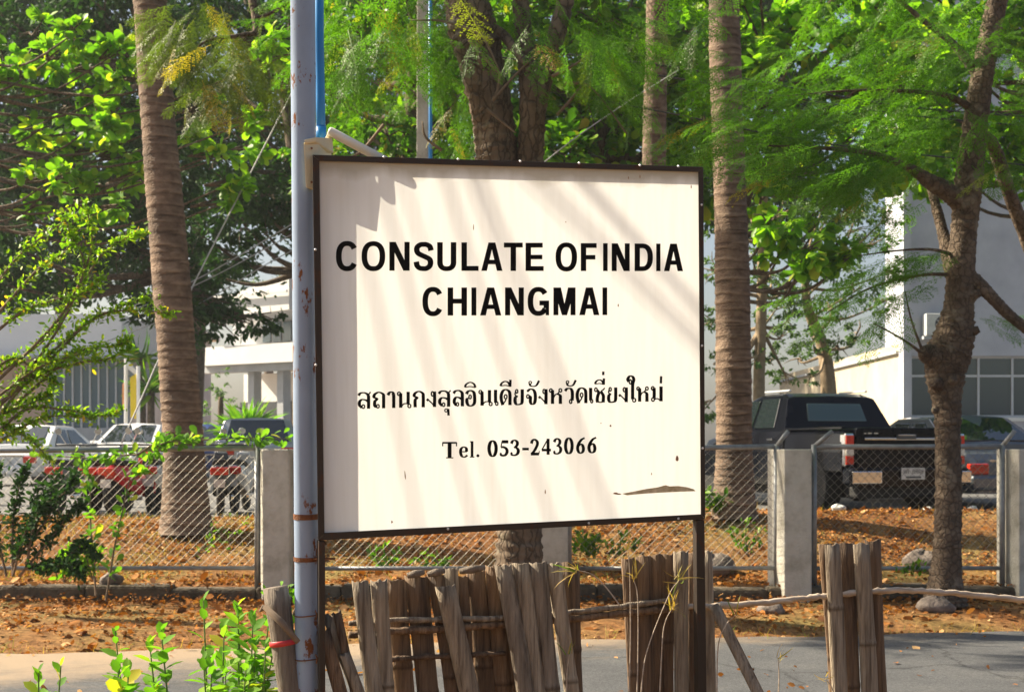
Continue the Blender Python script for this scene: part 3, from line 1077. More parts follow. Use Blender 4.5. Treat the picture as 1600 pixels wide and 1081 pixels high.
TH = {
    'so': [(loop(.42, .13, .11, 0, 360), 't'), ([(.30, .05), (.12, .22), (.12, .42), (.30, .56), (.58, .54), (.80, .44)], 's'), ([(.02, .82), (.22, .97), (.55, .98), (.80, .84), (.84, .6), (.84, 0)], 's'), ([(.72, .86), (.88, .92), (1.0, 1.04)], 't')],
    'tho': [(loop(.42, .13, .11, 0, 360), 't'), ([(.32, .06), (.15, .15), (.15, .42), (.32, .58), (.08, .70), (.16, .88), (.50, 1.0), (.86, .88), (.91, .66), (.91, 0)], 's')],
    'aa': [([(.02, .80), (.28, .97), (.66, .98), (.82, .80), (.84, .5), (.84, 0)], 's')],
    'no': [(loop(.13, .87, .11, 0, 360), 't'), ([(.24, .90), (.25, .6), (.25, .0)], 's'), ([(.27, .03), (.45, .22), (.66, .26), (.78, .22)], 't'), ([(.80, 1.0), (.80, .5), (.79, .22)], 's'), (loop(.89, .11, .11, 0, 360), 't')],
    'ko': [([(.14, 0), (.14, .45), (.30, .60), (.05, .72), (.16, .90), (.50, 1.0), (.84, .88), (.90, .66), (.90, 0)], 's')],
    'ngo': [(loop(.66, .83, .14, 0, 360), 't'), ([(.88, .98), (.90, .6), (.88, .0)], 's'), ([(.90, .02), (.55, .26), (.04, .52)], 't'), ([(.02, .50), (.20, .40)], 's')],
    'lo': [(loop(.42, .13, .11, 0, 360), 't'), ([(.30, .05), (.12, .22), (.12, .42), (.30, .57), (.58, .55), (.86, .44)], 's'), ([(.02, .82), (.22, .97), (.58, 1.0), (.86, .86), (.90, .6), (.90, 0)], 's')],
    'o': [(loop(.42, .58, .12, 0, 360), 't'), ([(.34, .50), (.12, .44), (.12, .2), (.30, .03), (.62, .03), (.86, .2), (.88, .55), (.80, .86), (.50, .98), (.20, .92), (.06, .76)], 's')],
    'e': [([(.36, 1.0), (.36, .5), (.38, .16)], 's'), (loop(.62, .12, .115, 180, 360, 12, 2.2), 't')],
    'do': [(loop(.50, .54, .13, 0, 360), 't'), ([(.56, .44), (.44, .24), (.20, .03)], 't'), ([(.24, 0), (.10, .36), (.10, .66), (.26, .92), (.54, 1.0), (.82, .88), (.90, .62), (.90, 0)], 's')],
    'yo': [(loop(.30, .87, .12, 0, 360), 't'), ([(.18, .84), (.12, .68), (.24, .57), (.42, .56)], 't'), ([(.38, .56), (.16, .46), (.13, .2), (.28, .03), (.62, .03), (.86, .14), (.90, .5), (.90, 1.0)], 's')],
    'cho_chan': [(loop(.18, .52, .12, 0, 360), 't'), ([(.28, .56), (.42, .46), (.42, .18), (.56, .02), (.80, .08), (.90, .34), (.88, .72), (.70, .95), (.40, .99), (.10, .84)], 's')],
    'ho': [(loop(.13, .87, .11, 0, 360), 't'), ([(.25, .90), (.26, .6), (.26, .0)], 's'), ([(.28, .30), (.46, .58), (.66, .66), (.80, .82)], 't'), (loop(.88, .88, .11, 0, 360), 't'), ([(.66, .66), (.86, .54), (.88, .3), (.88, 0)], 's')],
    'wo': [([(.02, .82), (.26, .97), (.64, .98), (.84, .82), (.88, .5), (.84, .2)], 's'), (loop(.68, .13, .13, 0, 360), 't')],
    'cho': [(loop(.13, .86, .12, 0, 360), 't'), ([(.24, .84), (.40, .66), (.30, .42), (.26, .18), (.30, .02)], 's'), ([(.30, .05), (.60, .03), (.84, .06)], 't'), ([(.84, .02), (.86, .45), (.70, .66), (.62, .76)], 's'), ([(.62, .76), (.84, .86), (1.0, .98)], 't')],
    'mai_muan': [(loop(.40, 1.34, .15, 0, 360, 12, 0.9), 't'), ([(.22, 1.34), (.10, 1.52), (.34, 1.72), (.66, 1.68), (.80, 1.48), (.68, 1.2), (.66, .8), (.66, .18)], 's'), (loop(.84, .12, .12, 180, 360, 12, 1.5), 't')],
    'mo': [(loop(.14, .87, .12, 0, 360), 't'), ([(.26, .90), (.27, .55), (.26, .2)], 's'), (loop(.16, .12, .12, 0, 360), 't'), ([(.28, .12), (.55, .18), (.86, .04)], 't'), ([(.88, 1.0), (.88, .5), (.88, 0)], 's')],
    'i': [([(.02, .14), (.14, .62), (.50, .94), (.84, .66), (.96, .08)], 's'), ([(.02, .16), (.5, .26), (.96, .10)], 't')],
    'ii': [([(.02, .14), (.14, .54), (.46, .78), (.76, .58), (.90, .10)], 's'), ([(.02, .16), (.5, .24), (.92, .10)], 't'), ([(.92, .06), (.94, 1.0)], 's')],
    'han': [(loop(.16, .66, .20, 0, 360, 12, .62), 't'), ([(.10, .52), (.18, .16), (.42, .04), (.72, .22), (.96, .98)], 's')],
    'ek': [([(.5, .0), (.58, 1.0)], 's')],
    'u': [(loop(.32, .74, .22, 0, 360), 't'), ([(.66, .98), (.70, .5), (.72, .0)], 's')],
}


def thai(g, x0, x1, yb, yt, thick=2.6, thin=1.15):
    st = []
    for pts, k in TH[g]:
        pp = crom(pts, 5) if len(pts) < 12 else pts
        q = [(x0 + (x1 - x0) * a, yb + (yt - yb) * c) for a, c in pp]
        if k == 't':
            st.append((q, thin, thin * 0.85, False))
        else:
            st.append((q, thick, thin * 0.95, False))
    letter(st)


def tbase(x):
    return 638.6 - (x - 560) * 0.0252


def ttop(x):
    return tbase(x) - (25.2 - (x - 560) * 0.0042)


for g, x0, x1 in [('so', 559.5, 579), ('tho', 583, 601), ('aa', 605.8, 617), ('no', 620.8, 642), ('ko', 646.4, 663), ('ngo', 666.7, 680.5), ('so', 685.1, 704), ('lo', 708.2, 724), ('o', 728, 743.5),
                  ('no', 748, 769), ('e', 771.6, 779), ('do', 781.6, 798.5), ('yo', 803, 817.5), ('cho_chan', 822, 838), ('ngo', 841.7, 854.5), ('ho', 858.2, 878), ('wo', 882.6, 896), ('do', 900.5, 917),
                  ('e', 920.5, 927), ('cho', 929, 945), ('yo', 949.2, 963.5), ('ngo', 967, 980), ('mai_muan', 979.6, 993), ('ho', 994.7, 1013), ('mo', 1017.5, 1035)]:
    xm = (x0 + x1) / 2
    thai(g, x0, x1, tbase(xm), ttop(xm))
for g, x0, x1, yt, yb in [('u', 694, 703.5, 638.4, 649), ('i', 726, 743.5, 596.6, 606.4), ('ii', 781.6, 798.6, 593.2, 604.8), ('han', 825.8, 843, 594.4, 604), ('han', 884.2, 900.3, 593.5, 603.3),
                          ('ii', 929.4, 944.6, 591, 601.6), ('ek', 940.6, 944.2, 580.3, 586), ('ek', 1030, 1035.2, 587.6, 599)]:
    thai(g, x0, x1, yb, yt, 1.9, 0.95)

# ---- telephone number: bold roman figures
NUM = {
    '0': [(sup(.5, .5, .36, .48, 0, 360, 30, 2.0)[:-1], .17, .035, True)],
    '2': [([(.10, .72), (.22, .90), (.46, .97), (.72, .86), (.76, .68), (.60, .44), (.34, .20), (.10, .07)], .155, .05, False), ([(.05, .07), (.92, .07)], .02, .085, False), ([(.92, .05), (.97, .26)], .04, .05, False)],
    '3': [([(.12, .76), (.26, .92), (.48, .97), (.70, .86), (.70, .68), (.50, .54), (.36, .52)], .15, .04, False), ([(.40, .53), (.62, .50), (.80, .36), (.76, .16), (.52, .04), (.26, .04), (.10, .10)], .155, .045, False), (loop(.14, .13, .05), .06, .05, False)],
    '4': [([(.68, 1.0), (.68, 0)], .15, .05, False), ([(.66, .98), (.05, .30)], .05, .05, False), ([(.03, .29), (.97, .29)], .03, .075, False)],
    '5': [([(.26, .90), (.92, .90)], .03, .095, False), ([(.28, .93), (.16, .56)], .05, .05, False), ([(.16, .56), (.46, .56), (.74, .44), (.78, .24), (.60, .07), (.32, .04), (.10, .10)], .155, .06, False), (loop(.14, .12, .05), .06, .05, False)],
    '6': [([(.95, .97), (.62, .86), (.34, .62), (.22, .34), (.32, .10), (.54, .03), (.76, .12), (.82, .32), (.72, .52), (.54, .58), (.34, .50)], .155, .04, False)],
    '-': [([(.0, .40), (1.0, .40)], .03, .075, False)],
    'T': [([(.5, .98), (.5, .02)], .13, .05, False), ([(.02, .96), (.98, .96)], .02, .05, False), ([(.03, .98), (.03, .74)], .035, .02, False), ([(.97, .98), (.97, .74)], .035, .02, False), ([(.25, .02), (.75, .02)], .02, .028, False)],
    'e': [([(.20, .54), (.86, .54)], .02, .045, False), ([(.82, .54), (.78, .84), (.52, .97), (.24, .80), (.18, .46), (.32, .14), (.60, .05), (.92, .22)], .155, .045, False)],
    'l': [([(.52, 1.0), (.52, .02)], .25, .05, False), ([(.1, .97), (.52, .97)], .02, .028, False), ([(.08, .02), (.96, .02)], .02, .028, False)],
    '.': [(loop(.5, .08, .055, 0, 360, 12, 6.0), .02, .02, False)],
}


def roman(g, x0, x1, yb, yt):
    st = []
    w, h = x1 - x0, yb - yt
    po = []
    for pts, wx, wy, cl in NUM[g]:
        pp = crom(pts, 5) if 2 < len(pts) < 12 else pts
        st.append(([(x0 + w * a, yb - h * c) for a, c in pp], wx * w * 1.0 + .1, wy * h + .12, cl))
    if g == '.':
        st, po = [], [[(x0 + w * .5 + 2.4 * math.cos(R(a)), yb - 2.2 + 2.4 * math.sin(R(a))) for a in range(0, 360, 24)]]
    letter(st, po)


for g, x0, x1, hh in [('T', 691, 714, 25), ('e', 717, 731.7, 17.2), ('l', 733.4, 741.5, 25.2), ('.', 744.4, 749, 25), ('0', 762, 777.4, 25), ('5', 780.3, 795.5, 25), ('3', 797, 812.8, 25), ('-', 816, 826.3, 25),
                      ('2', 828.7, 843.2, 25), ('4', 846, 861.3, 25), ('3', 864, 879, 25), ('0', 881.6, 896, 25), ('6', 899.2, 914.3, 25), ('6', 916.8, 932.3, 25)]:
    xm = (x0 + x1) / 2
    yb = 715.6 - (xm - 700) * 0.0355
    roman(g, x0, x1, yb, yb - hh)

# torn, dirty strip where the covering film has come off, and small marks
M['peel'] = mat('peeled_backing', (0.46, 0.38, 0.21), (0.72, 0.63, 0.43), 0.9, 30)
M['speck'] = mat('grime_speck', (0.30, 0.18, 0.11), None, 0.9, 20)
mb = MB()
top = [(972, 771), (990, 767.5), (1010, 763.5), (1028, 761), (1040, 757.5), (1046, 759.5), (1060, 759), (1074, 761), (1084, 764), (1087, 767)]
pts = top + [(1060, 768), (1030, 769.5), (1000, 771.5), (980, 773.5)]
mb.add([S(x, y, 0.0026) for x, y in pts], [tuple(range(len(pts)))])
mb.build('peeled_patch', M['peel'], panel)
for (x, y, w, h, a) in [(962, 770.5, 4, 1.6, 0), (966, 771.5, 5, 1.2, 0), (1058, 716, 2.4, 4.5, 0), (954, 665, 1.4, 1.8, 0), (939, 661, .9, .9, 0), (633, 742, 0.9, 7, .1), (852, 768, 1.0, 3.5, 0), (1000, 276, .8, 3, 0), (1080, 292, .8, 3, 0), (982, 278, .8, 2.2, 0),
                        (960, 707.5, 0.25, 0.3, 0), (966, 477, 1.0, 2.4, 0), (884, 347, .9, 1.0, 0), (740, 355, 0.7, 5, 0), (1018, 740, .8, 2, 0), (612, 815, .8, 2.5, 0), (613, 815, 0.9, 1.4, 0), (700, 640, 0.7, 3.0, .3)]:
    mb = MB()
    q = [(x + w * math.cos(t) * (1 + .2 * math.sin(3 * t)) + a * h * math.sin(t), y + h * math.sin(t)) for t in np.linspace(0, 2 * math.pi, 10)[:-1]]
    mb.add([S(u, v, 0.0026) for u, v in q], [tuple(range(9))])
    mb.build('speck', M['speck'], panel)

# ------------------------------------------------------------------ steel pole beside the sign, with conduit, box and lamp
def pole_axis(py):
    return P(473.2 + (py - 23) / 1035.0 * 7.0, py, 5.27 - 0.00015 * (830 - py))


p0, p1 = pole_axis(-200), pole_axis(1058)
pd = (p1 - p0) / (p1[2] - p0[2])
pbase = p1 + pd * (-0.06 - p1[2])
pole = thing('steel_pole', 'tall pale blue painted steel pole with rust spots, left of the sign', 'pole', tuple(pbase))
ptop = p0 + pd * 1.2
n = 40
mb = MB()
mb.tube([pbase + (ptop - pbase) * i / n for i in range(n + 1)], [0.0435 + 0.0004 * math.sin(i * 1.9) for i in range(n + 1)], 28)
mb.build('shaft', M['pole'], pole, smooth=True)
mb = MB()
mb.tube([ptop, ptop + np.array([0, 0, 0.02])], [0.047, 0.03], 20)
mb.build('end_cap', M['pole'], pole)
for (py, hh) in [(806, 0.010), (872, 0.008)]:
    c = pole_axis(py)
    mb = MB()
    mb.tube([c - pd * hh, c + pd * hh], [0.0465, 0.0465], 24, cap=False)
    a = c + np.array([0.040, 0.0, 0])
    if py == 872:
        mb.tube([c + np.array([0.03, -.035, 0]), c + np.array([0.06, -.05, 0.003]), c + np.array([0.105, -.03, 0.001])], 0.004, 6)
    mb.build('strap', M['rust'], pole, smooth=True)
for (py) in (952, 1020):
    c = pole_axis(py)
    mb = MB()
    pts = [c + np.array([0.0465 * math.cos(t), 0.0465 * math.sin(t), 0.006 * math.sin(t * 1.3) - 0.004 * t]) for t in np.linspace(0, 2 * math.pi, 22)]
    mb.tube(pts, 0.0022, 5)
    mb.tube([c + np.array([0.035, -.033, 0]), c + np.array([0.042, -.045, -.012]), c + np.array([0.040, -.05, -.03])], 0.0028, 5)
    mb.build('tie_wire', M['rust'], pole)
conduit = thing('conduit_pipe', 'bright blue plastic conduit pipe running down behind the steel pole', 'pipe', tuple(P(500, 212, 5.28)))
mb = MB()
mb.tube([P(498.3, -200, 5.22), P(498.8, 60, 5.25), P(500.4, 150, 5.27), P(502, 222, 5.28)], 0.0165, 14)
mb.build('pipe', M['blue_pvc'], conduit, smooth=True)
mb = MB()
mb.tube([P(501.2, 198, 5.275), P(502, 222, 5.28)], 0.0195, 14)
mb.build('coupling', M['blue_pvc'], conduit, smooth=True)
jb = thing('lamp_housing', 'cream plastic end box of the sign lamp, clamped to the steel pole', 'lamp box', tuple(P(492, 290, 5.21)))


def housing():
    mb = MB()
    # tapered box between the pole and the sign frame
    a = [P(473, 222, 5.125), P(498, 215, 5.155), P(497, 297, 5.155), P(477, 294, 5.125)]
    d = np.array([0.035, 0.10, 0.004])
    mb.hexa(a, [q + d for q in a])
    return mb.build('box', M['cream_plastic'], jb, bevel=0.006)


housing()
mb = MB()
a = [P(477, 216, 5.205), P(522, 216, 5.30), P(520, 240, 5.30), P(480, 222, 5.205)]
mb.hexa([P(475, 218, 5.122), P(494, 214, 5.14), P(494, 222, 5.14), P(475, 225, 5.122)], [P(500, 218, 5.23), P(520, 216, 5.23), P(522, 240, 5.23), P(502, 240, 5.23)])
mb.build('lid', M['cream_plastic'], jb, bevel=0.004)
mb = MB()
tb0, tb1 = P(513, 204, 5.215), P(603, 252, 5.255)
mb.tube([tb0, tb0 + (tb1 - tb0) * 0.03, tb1], [0.012, 0.0165, 0.0165], 14)
lamp = mb.build('lamp_tube', M['white_tube'], jb, smooth=True)
mb = MB()
mb.tube([P(508, 226, 5.24), tb0 + (tb1 - tb0) * 0.05], 0.010, 8)
mb.build('bracket', M['cream_plastic'], jb)
for py in (232, 285):
    mb = MB()
    c = P(487, py, 5.135)
    mb.tube([c, c - np.array([0, .004, 0])], 0.004, 8)
    mb.build('screw', M['rust'], jb)

# ------------------------------------------------------------------ bamboo fence
fence = thing('bamboo_fence', 'broken weathered split bamboo fence with gaps, below the sign', 'fence', tuple(F(800, 1400)))
fence.location.z = 0
fence['_o'] = list(fence.location)
FW = np.array([0.9472, 0.3206, 0.0])


def slat(xa0, xa1, ya, xb0, xb1, yb, off, material, rnd, nodes_=(0.45,), curve=0.46, jag=0.006):
    """a split bamboo strip from its top edge (xa0..xa1, ya) through (xb0..xb1, yb) on into the ground"""
    ta, tb = F((xa0 + xa1) / 2, ya, off), F((xb0 + xb1) / 2, yb, off)
    wa = np.linalg.norm(F(xa1, ya, off) - F(xa0, ya, off))
    wb = np.linalg.norm(F(xb1, yb, off) - F(xb0, yb, off))
    k = (ta[2] + 0.06) / (ta[2] - tb[2])
    end = ta + (tb - ta) * k
    nc = 6
    r = np.random.default_rng(int(rnd))
    ts = sorted(set([round(x, 4) for x in np.linspace(0, 1, 15)] + [round(nd + e, 4) for nd in nodes_ for e in (-.030, -.016, -.007, 0, .007, .016, .030)]))
    ns = len(ts) - 1
    lip = []
    v, f = [], []
    bend = r.normal(0, 0.010, 2)
    side = FW
    th = 0.008
    jagv = r.uniform(-jag, jag, nc + 1)
    for i in range(ns + 1):
        t = ts[i]
        c = ta + (end - ta) * t + side * bend[0] * math.sin(math.pi * t) + FN * bend[1] * math.sin(math.pi * t)
        w = (wa + (wb - wa) * min(1.0, t * k)) * (1 + 0.03 * math.sin(7 * t + rnd))
        bul = 0.0
        for nd in nodes_:
            bul += 0.0045 * math.exp(-((t - nd) / 0.010) ** 2)
        dk = max([math.exp(-((t - nd - .005) / 0.0055) ** 2) for nd in nodes_])
        for layer in (0, 1):
            for j in range(nc + 1):
                s_ = j / nc - 0.5
                depth = curve * w * (s_ * s_ * 4) * 0.5
                q = c + side * (w * s_ * (1 + bul * 6)) + FN * (depth - bul + layer * th)
                if i == 0:
                    q = q + np.array([0, 0, jagv[j]])
                v.append(q)
                lip.append(dk)
    m_ = 2 * (nc + 1)
    for i in range(ns):
        for j in range(nc):
            a = i * m_ + j
            f.append((a, a + 1, a + m_ + 1, a + m_))
            a2 = a + nc + 1
            f.append((a2, a2 + m_, a2 + m_ + 1, a2 + 1))
        for j, fl in ((0, 0), (nc, 1)):
            a = i * m_ + j
            q = (a, a + m_, a + m_ + nc + 1, a + nc + 1)
            f.append(q if not fl else q[::-1])
    for j in range(nc):
        f.append((j, j + nc + 1, j + nc + 2, j + 1))
    mb = MB()
    mb.v, mb.f = [tuple(q) for q in v], f
    o = mb.build('slat', material, fence, smooth=True)
    at = o.data.attributes.new('rnd', 'FLOAT', 'POINT')
    at.data.foreach_set('value', np.array(lip, np.float32))
    return o


BD, BL = M['bamboo_dark'], M['bamboo']
# (top x0, x1, y, low x0, x1, y, depth behind plane, material, seed, nodes)
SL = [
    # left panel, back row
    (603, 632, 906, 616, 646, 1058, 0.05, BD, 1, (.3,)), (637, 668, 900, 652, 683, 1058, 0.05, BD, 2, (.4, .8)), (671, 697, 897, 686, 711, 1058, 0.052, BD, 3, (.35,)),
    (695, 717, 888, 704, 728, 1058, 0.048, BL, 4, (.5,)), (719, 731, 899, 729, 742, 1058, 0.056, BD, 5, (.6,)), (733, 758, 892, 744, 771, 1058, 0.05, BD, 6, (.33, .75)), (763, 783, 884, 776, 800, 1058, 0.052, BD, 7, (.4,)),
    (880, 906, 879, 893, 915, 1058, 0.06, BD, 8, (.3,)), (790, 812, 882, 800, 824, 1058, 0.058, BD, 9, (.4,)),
    # left panel, front row
    (551, 577, 908, 573, 600, 1058, -0.012, BL, 10, (.55,)), (580, 607, 906, 592, 617, 1058, -0.01, BL, 11, (.36,)), (682, 713, 915, 716, 747, 1058, -0.022, BL, 12, (.42, .8)),
    (775, 801, 883, 796, 823, 1058, -0.012, BL, 13, (.44,)), (803, 829, 881, 824, 849, 1058, -0.012, BL, 14, (.46,)), (830, 857, 879, 854, 879, 1058, -0.012, BL, 15, (.42,)), (855, 880, 880, 884, 907, 1058, -0.012, BL, 16, (.40,)),
    # short middle section by the right leg
    (975, 992, 872, 982, 999, 1058, 0.05, BD, 17, (.4,)), (998, 1019, 869, 1002, 1024, 1058, 0.05, BD, 18, (.6,)), (1019, 1036, 866, 1022, 1041, 1058, 0.052, BD, 19, (.5,)), (1036, 1056, 865, 1043, 1056, 1058, 0.05, BD, 20, (.3,)),
    (1056, 1078, 862, 1058, 1080, 1058, -0.012, BL, 21, (.7,)), (1079, 1088, 864, 1080, 1090, 1058, 0.05, BD, 22, (.5,)), (1099, 1115, 861, 1101, 1119, 1058, 0.045, BL, 23, (.52,)),
    # right section
    (1284, 1300, 850, 1296, 1308, 1058, 0.05, BD, 24, (.4,)), (1293, 1315, 850, 1302, 1326, 1058, -0.012, BL, 25, (.22, .6)), (1314, 1337, 849, 1322, 1346, 1058, 0.05, BD, 26, (.5,)),
    (1338, 1361, 849, 1347, 1373, 1058, -0.012, BL, 27, (.35,)), (1358, 1378, 844, 1370, 1391, 1058, 0.05, BD, 28, (.6,)),
]
for s_ in SL:
    s_ = list(s_)
    if s_[7] is BD:
        s_[0] -= 2
        s_[1] += 2
        s_[3] -= 1.5
        s_[4] += 1.5
    slat(*s_)


def rail(pts, rad, off, material, seed, flat=1.0):
    r = np.random.default_rng(seed)
    q = crom([F(x, y, off) for x, y in pts], 8)
    rr = [rad * (1 + 0.12 * r.normal()) * (1.12 if i % 11 == 5 else 1.0) for i in range(len(q))]
    q = [p + np.array([0, 0, r.normal(0, 0.0016)]) for p in q]
    mb = MB()
    mb.tube(q, rr, 8)
    return mb.build('rail', material, fence, smooth=True)


rail([(545, 974), (610, 969), (700, 967), (786, 965), (850, 960), (925, 952), (1000, 943), (1060, 936)], 0.0105, 0.022, M['bamboo'], 41)
rail([(545, 992), (612, 986), (700, 981), (786, 975), (850, 970), (930, 962), (1000, 955), (1060, 951)], 0.014, 0.026, M['bamboo_dark'], 42)
rail([(1060, 947), (1118, 946), (1200, 940), (1260, 934), (1295, 930), (1340, 925), (1390, 922), (1440, 923), (1500, 927), (1580, 935), (1660, 944)], 0.0125, 0.026, M['bamboo_rail'], 43)
rail([(604, 1030), (650, 1027), (720, 1024), (790, 1020)], 0.010, 0.03, M['bamboo_dark'], 44)
for (x0, x1, y) in ((636, 662, 896), (668, 694, 894), (718, 757, 889)):
    mb = MB()
    mb.tube([F(x0, y + 3, 0.02), F((x0 + x1) / 2, y, 0.012), F(x1, y - 3, 0.02)], [0.010, 0.016, 0.010], 7)
    mb.build('bark_strip', M['old_wood'], fence, smooth=True)


def stick(name, label, pts, rad, off, material, cat='stick', n=8, seed=1):
    r = np.random.default_rng(seed)
    q = crom([F(x, y, o) for (x, y), o in zip(pts, off)], 5)
    mb = MB()
    mb.tube(q, [rad * (1 + .1 * r.normal()) for _ in q], n, sx=1.0)
    return tag(mb.build(name, material, smooth=True), label, cat)


def to_ground(px, py, off, dx=0.0):
    """photo x of the same plane where z=0, for sticks that stand on the ground"""
    return HY + (CH + 0.03) / F(px, py, off)[1] * FPX


def strip(name, label, a, bpt, w, off_a, off_b, material, seed, cat='stick'):
    """flat split strip leaning between two photo points"""
    r = np.random.default_rng(seed)
    A, B = F(*a, off_a), F(*bpt, off_b)
    d = B - A
    d /= np.linalg.norm(d)
    s_ = np.cross(d, FN)
    s_ /= np.linalg.norm(s_)
    mb = MB()
    ns, nc = 10, 4
    v, f = [], []
    for i in range(ns + 1):
        t = i / ns
        c = A + (B - A) * t
        for la in (0, 1):
            for j in range(nc + 1):
                x = j / nc - .5
                v.append(tuple(c + s_ * w * x + FN * (0.3 * w * x * x * 2 + la * .006) + (d * r.uniform(-.012, .012) if i in (0, ns) else 0)))
    m_ = 2 * (nc + 1)
    for i in range(ns):
        for j in range(nc):
            q = i * m_ + j
            f += [(q, q + 1, q + m_ + 1, q + m_), (q + nc + 1, q + nc + 1 + m_, q + nc + 2 + m_, q + nc + 2)]
        for j in (0, nc):
            q = i * m_ + j
            f.append((q, q + m_, q + m_ + nc + 1, q + nc + 1))
    for j in range(nc):
        f.append((j, j + nc + 1, j + nc + 2, j + 1))
    mb.v, mb.f = v, f
    return tag(mb.build(name, material, smooth=True), label, cat)


strip('bamboo_strip', 'split bamboo strip leaning against the fence right of the sign leg', (1118, 946), (1250, 1210), 0.046, -0.03, -0.22, M['bamboo'], 51)
# splintered bamboo lying behind the left leg
for i, (a, c, w, m_, lab) in enumerate([((514, 962), (640, 1290), 0.045, BL, 'topmost splintered bamboo strip leaning beside the left sign leg'), ((527, 955), (600, 1290), 0.030, BD, 'narrow dark bamboo splinter leaning beside the left sign leg'),
                                        ((506, 985), (590, 1290), 0.05, BD, 'broad dark bamboo splinter leaning lowest beside the left sign leg'), ((540, 1022), (640, 1290), 0.038, BL, 'pale short bamboo strip leaning at the foot of the left fence panel')]):
    strip('bamboo_splinter', lab, a, c, w, -0.03 - 0.014 * i, -0.10 - 0.02 * i, m_, 60 + i)

# old wooden post with a red tie
wp = thing('wooden_post', 'grey weathered wooden post with a red plastic tie, left of the steel pole', 'post', tuple(np.array([P(440, 1000, 5.3)[0], 5.3, 0])))
mb = MB()
n = 14
A, B = P(430, 917, 5.3), P(452, 1062, 5.3)
end = A + (B - A) * ((A[2] + 0.08) / (A[2] - B[2]))
q = [A + (end - A) * i / n for i in range(n + 1)]
mb.tube(q, [0.043 * (1 + 0.04 * math.sin(i * 2.3)) + 0.003 * i / n for i in range(n + 1)], 12, sx=1.05)
mb.build('trunk', M['old_wood'], wp, smooth=True)
mb = MB()
c = A + (B - A) * ((1003 - 917) / 145)
ax = (B - A) / np.linalg.norm(B - A)
mb.tube([c - ax * 0.010, c - ax * 0.006, c + ax * 0.006, c + ax * 0.010], [0.046, 0.0495, 0.0495, 0.046], 18, cap=False, sx=1.06)
mb.build('tie', M['red_plastic'], wp, smooth=True)
mb = MB()
mb.tube([P(413, 947, 5.23), P(440, 972, 5.21), P(466, 1003, 5.20)], [0.011, 0.013, 0.010], 8)
mb.tube([P(413, 947, 5.23), P(406, 955, 5.24)], [0.010, 0.004], 6)
tag(mb.build('broken_branch', M['twig'], smooth=True), 'thin broken branch propped across the wooden post with the red tie', 'branch')

# ------------------------------------------------------------------ foliage tools
def leaf_template(kind):
    """returns verts (n,3) along +x in the xy plane, faces; unit length"""
    if kind == 'quad':
        return np.array([(0, 0, 0), (.5, .25, -.04), (1, 0, -.10), (.5, -.25, -.04)]), [(0, 1, 2, 3)]
    if kind == 'leaf':                                   # folded oval leaf
        return np.array([(0, 0, 0), (.30, .20, .05), (.70, .19, .02), (1, 0, -.10), (.70, -.19, .02), (.30, -.20, .05), (.5, 0, -.02)]), \
            [(0, 6, 1), (1, 6, 2), (2, 6, 3), (0, 5, 6), (5, 4, 6), (4, 3, 6)]
    if kind == 'round':                                  # broad rounded leaf, widest past the middle
        return np.array([(0, 0, 0), (.28, .16, .03), (.62, .30, .03), (.9, .20, -.03), (1, 0, -.08), (.9, -.20, -.03), (.62, -.30, .03), (.28, -.16, .03), (.55, 0, -.03)]), \
            [(0, 8, 1), (1, 8, 2), (2, 8, 3), (3, 8, 4), (0, 7, 8), (7, 6, 8), (6, 5, 8), (5, 4, 8)]
    if kind == 'blade':
        return np.array([(0, .5, 0), (.35, .45, .06), (.7, .3, .03), (1, 0, -.08), (.7, -.3, .03), (.35, -.45, .06), (0, -.5, 0)]) * np.array([1, .05, 1]), [(0, 1, 5, 6), (1, 2, 4, 5), (2, 3, 4)]
    raise ValueError(kind)


def feather_template(npairs=13, nl=8, seed=0, droop=0.35):
    """a twice-feathered leaf: stalk, side stalks, small leaflets; unit length along +x"""
    r = np.random.default_rng(seed)
    V, Fc = [], []

    def quad(a, d, n, l, w):
        s_ = np.cross(n, d)
        b0 = len(V)
        V.extend([a - s_ * w * .35, a + d * l * .5 - s_ * w * .5, a + d * l, a + d * l * .5 + s_ * w * .5])
        Fc.append((b0, b0 + 1, b0 + 2, b0 + 3))

    def axis(t):
        return np.array([t, 0.03 * math.sin(3 * t), -droop * t * t * .5])
    for i in range(10):
        a, c = axis(i / 10), axis((i + 1) / 10)
        b0 = len(V)
        w = np.array([0, 0.006, 0])
        V.extend([a - w, c - w, c + w, a + w])
        Fc.append((b0, b0 + 1, b0 + 2, b0 + 3))
    for i in range(npairs):
        t = 0.14 + 0.86 * i / (npairs - 1)
        a = axis(t)
        ln = 0.30 * math.sin(math.pi * (0.16 + 0.74 * i / (npairs - 1))) ** 0.7 * r.uniform(.88, 1.1)
        for sd in (-1, 1):
            ang = R(62 - 18 * t + r.normal(0, 5))
            d = np.array([math.cos(ang), sd * math.sin(ang), -0.18 - 0.25 * t + r.normal(0, .06)])
            d /= np.linalg.norm(d)
            n = np.array([0, 0, 1.0]) - d * d[2]
            n /= np.linalg.norm(n)
            s_ = np.cross(n, d)
            for k in range(nl):
                u = (k + .6) / nl
                q = a + d * ln * u - np.array([0, 0, .12 * ln * u * u])
                for e in (-1, 1):
                    if r.random() < .10:
                        continue
                    dd = d * (.55 + r.normal(0, .16)) + s_ * e * .83 + np.array([0, 0, -.15 + r.normal(0, .3)])
                    dd /= np.linalg.norm(dd)
                    quad(q, dd, n, 0.044 * r.uniform(.7, 1.2) * (1 - .35 * abs(u - .4)), ln / nl * .66 * r.uniform(.8, 1.2))
    return np.array(V), Fc


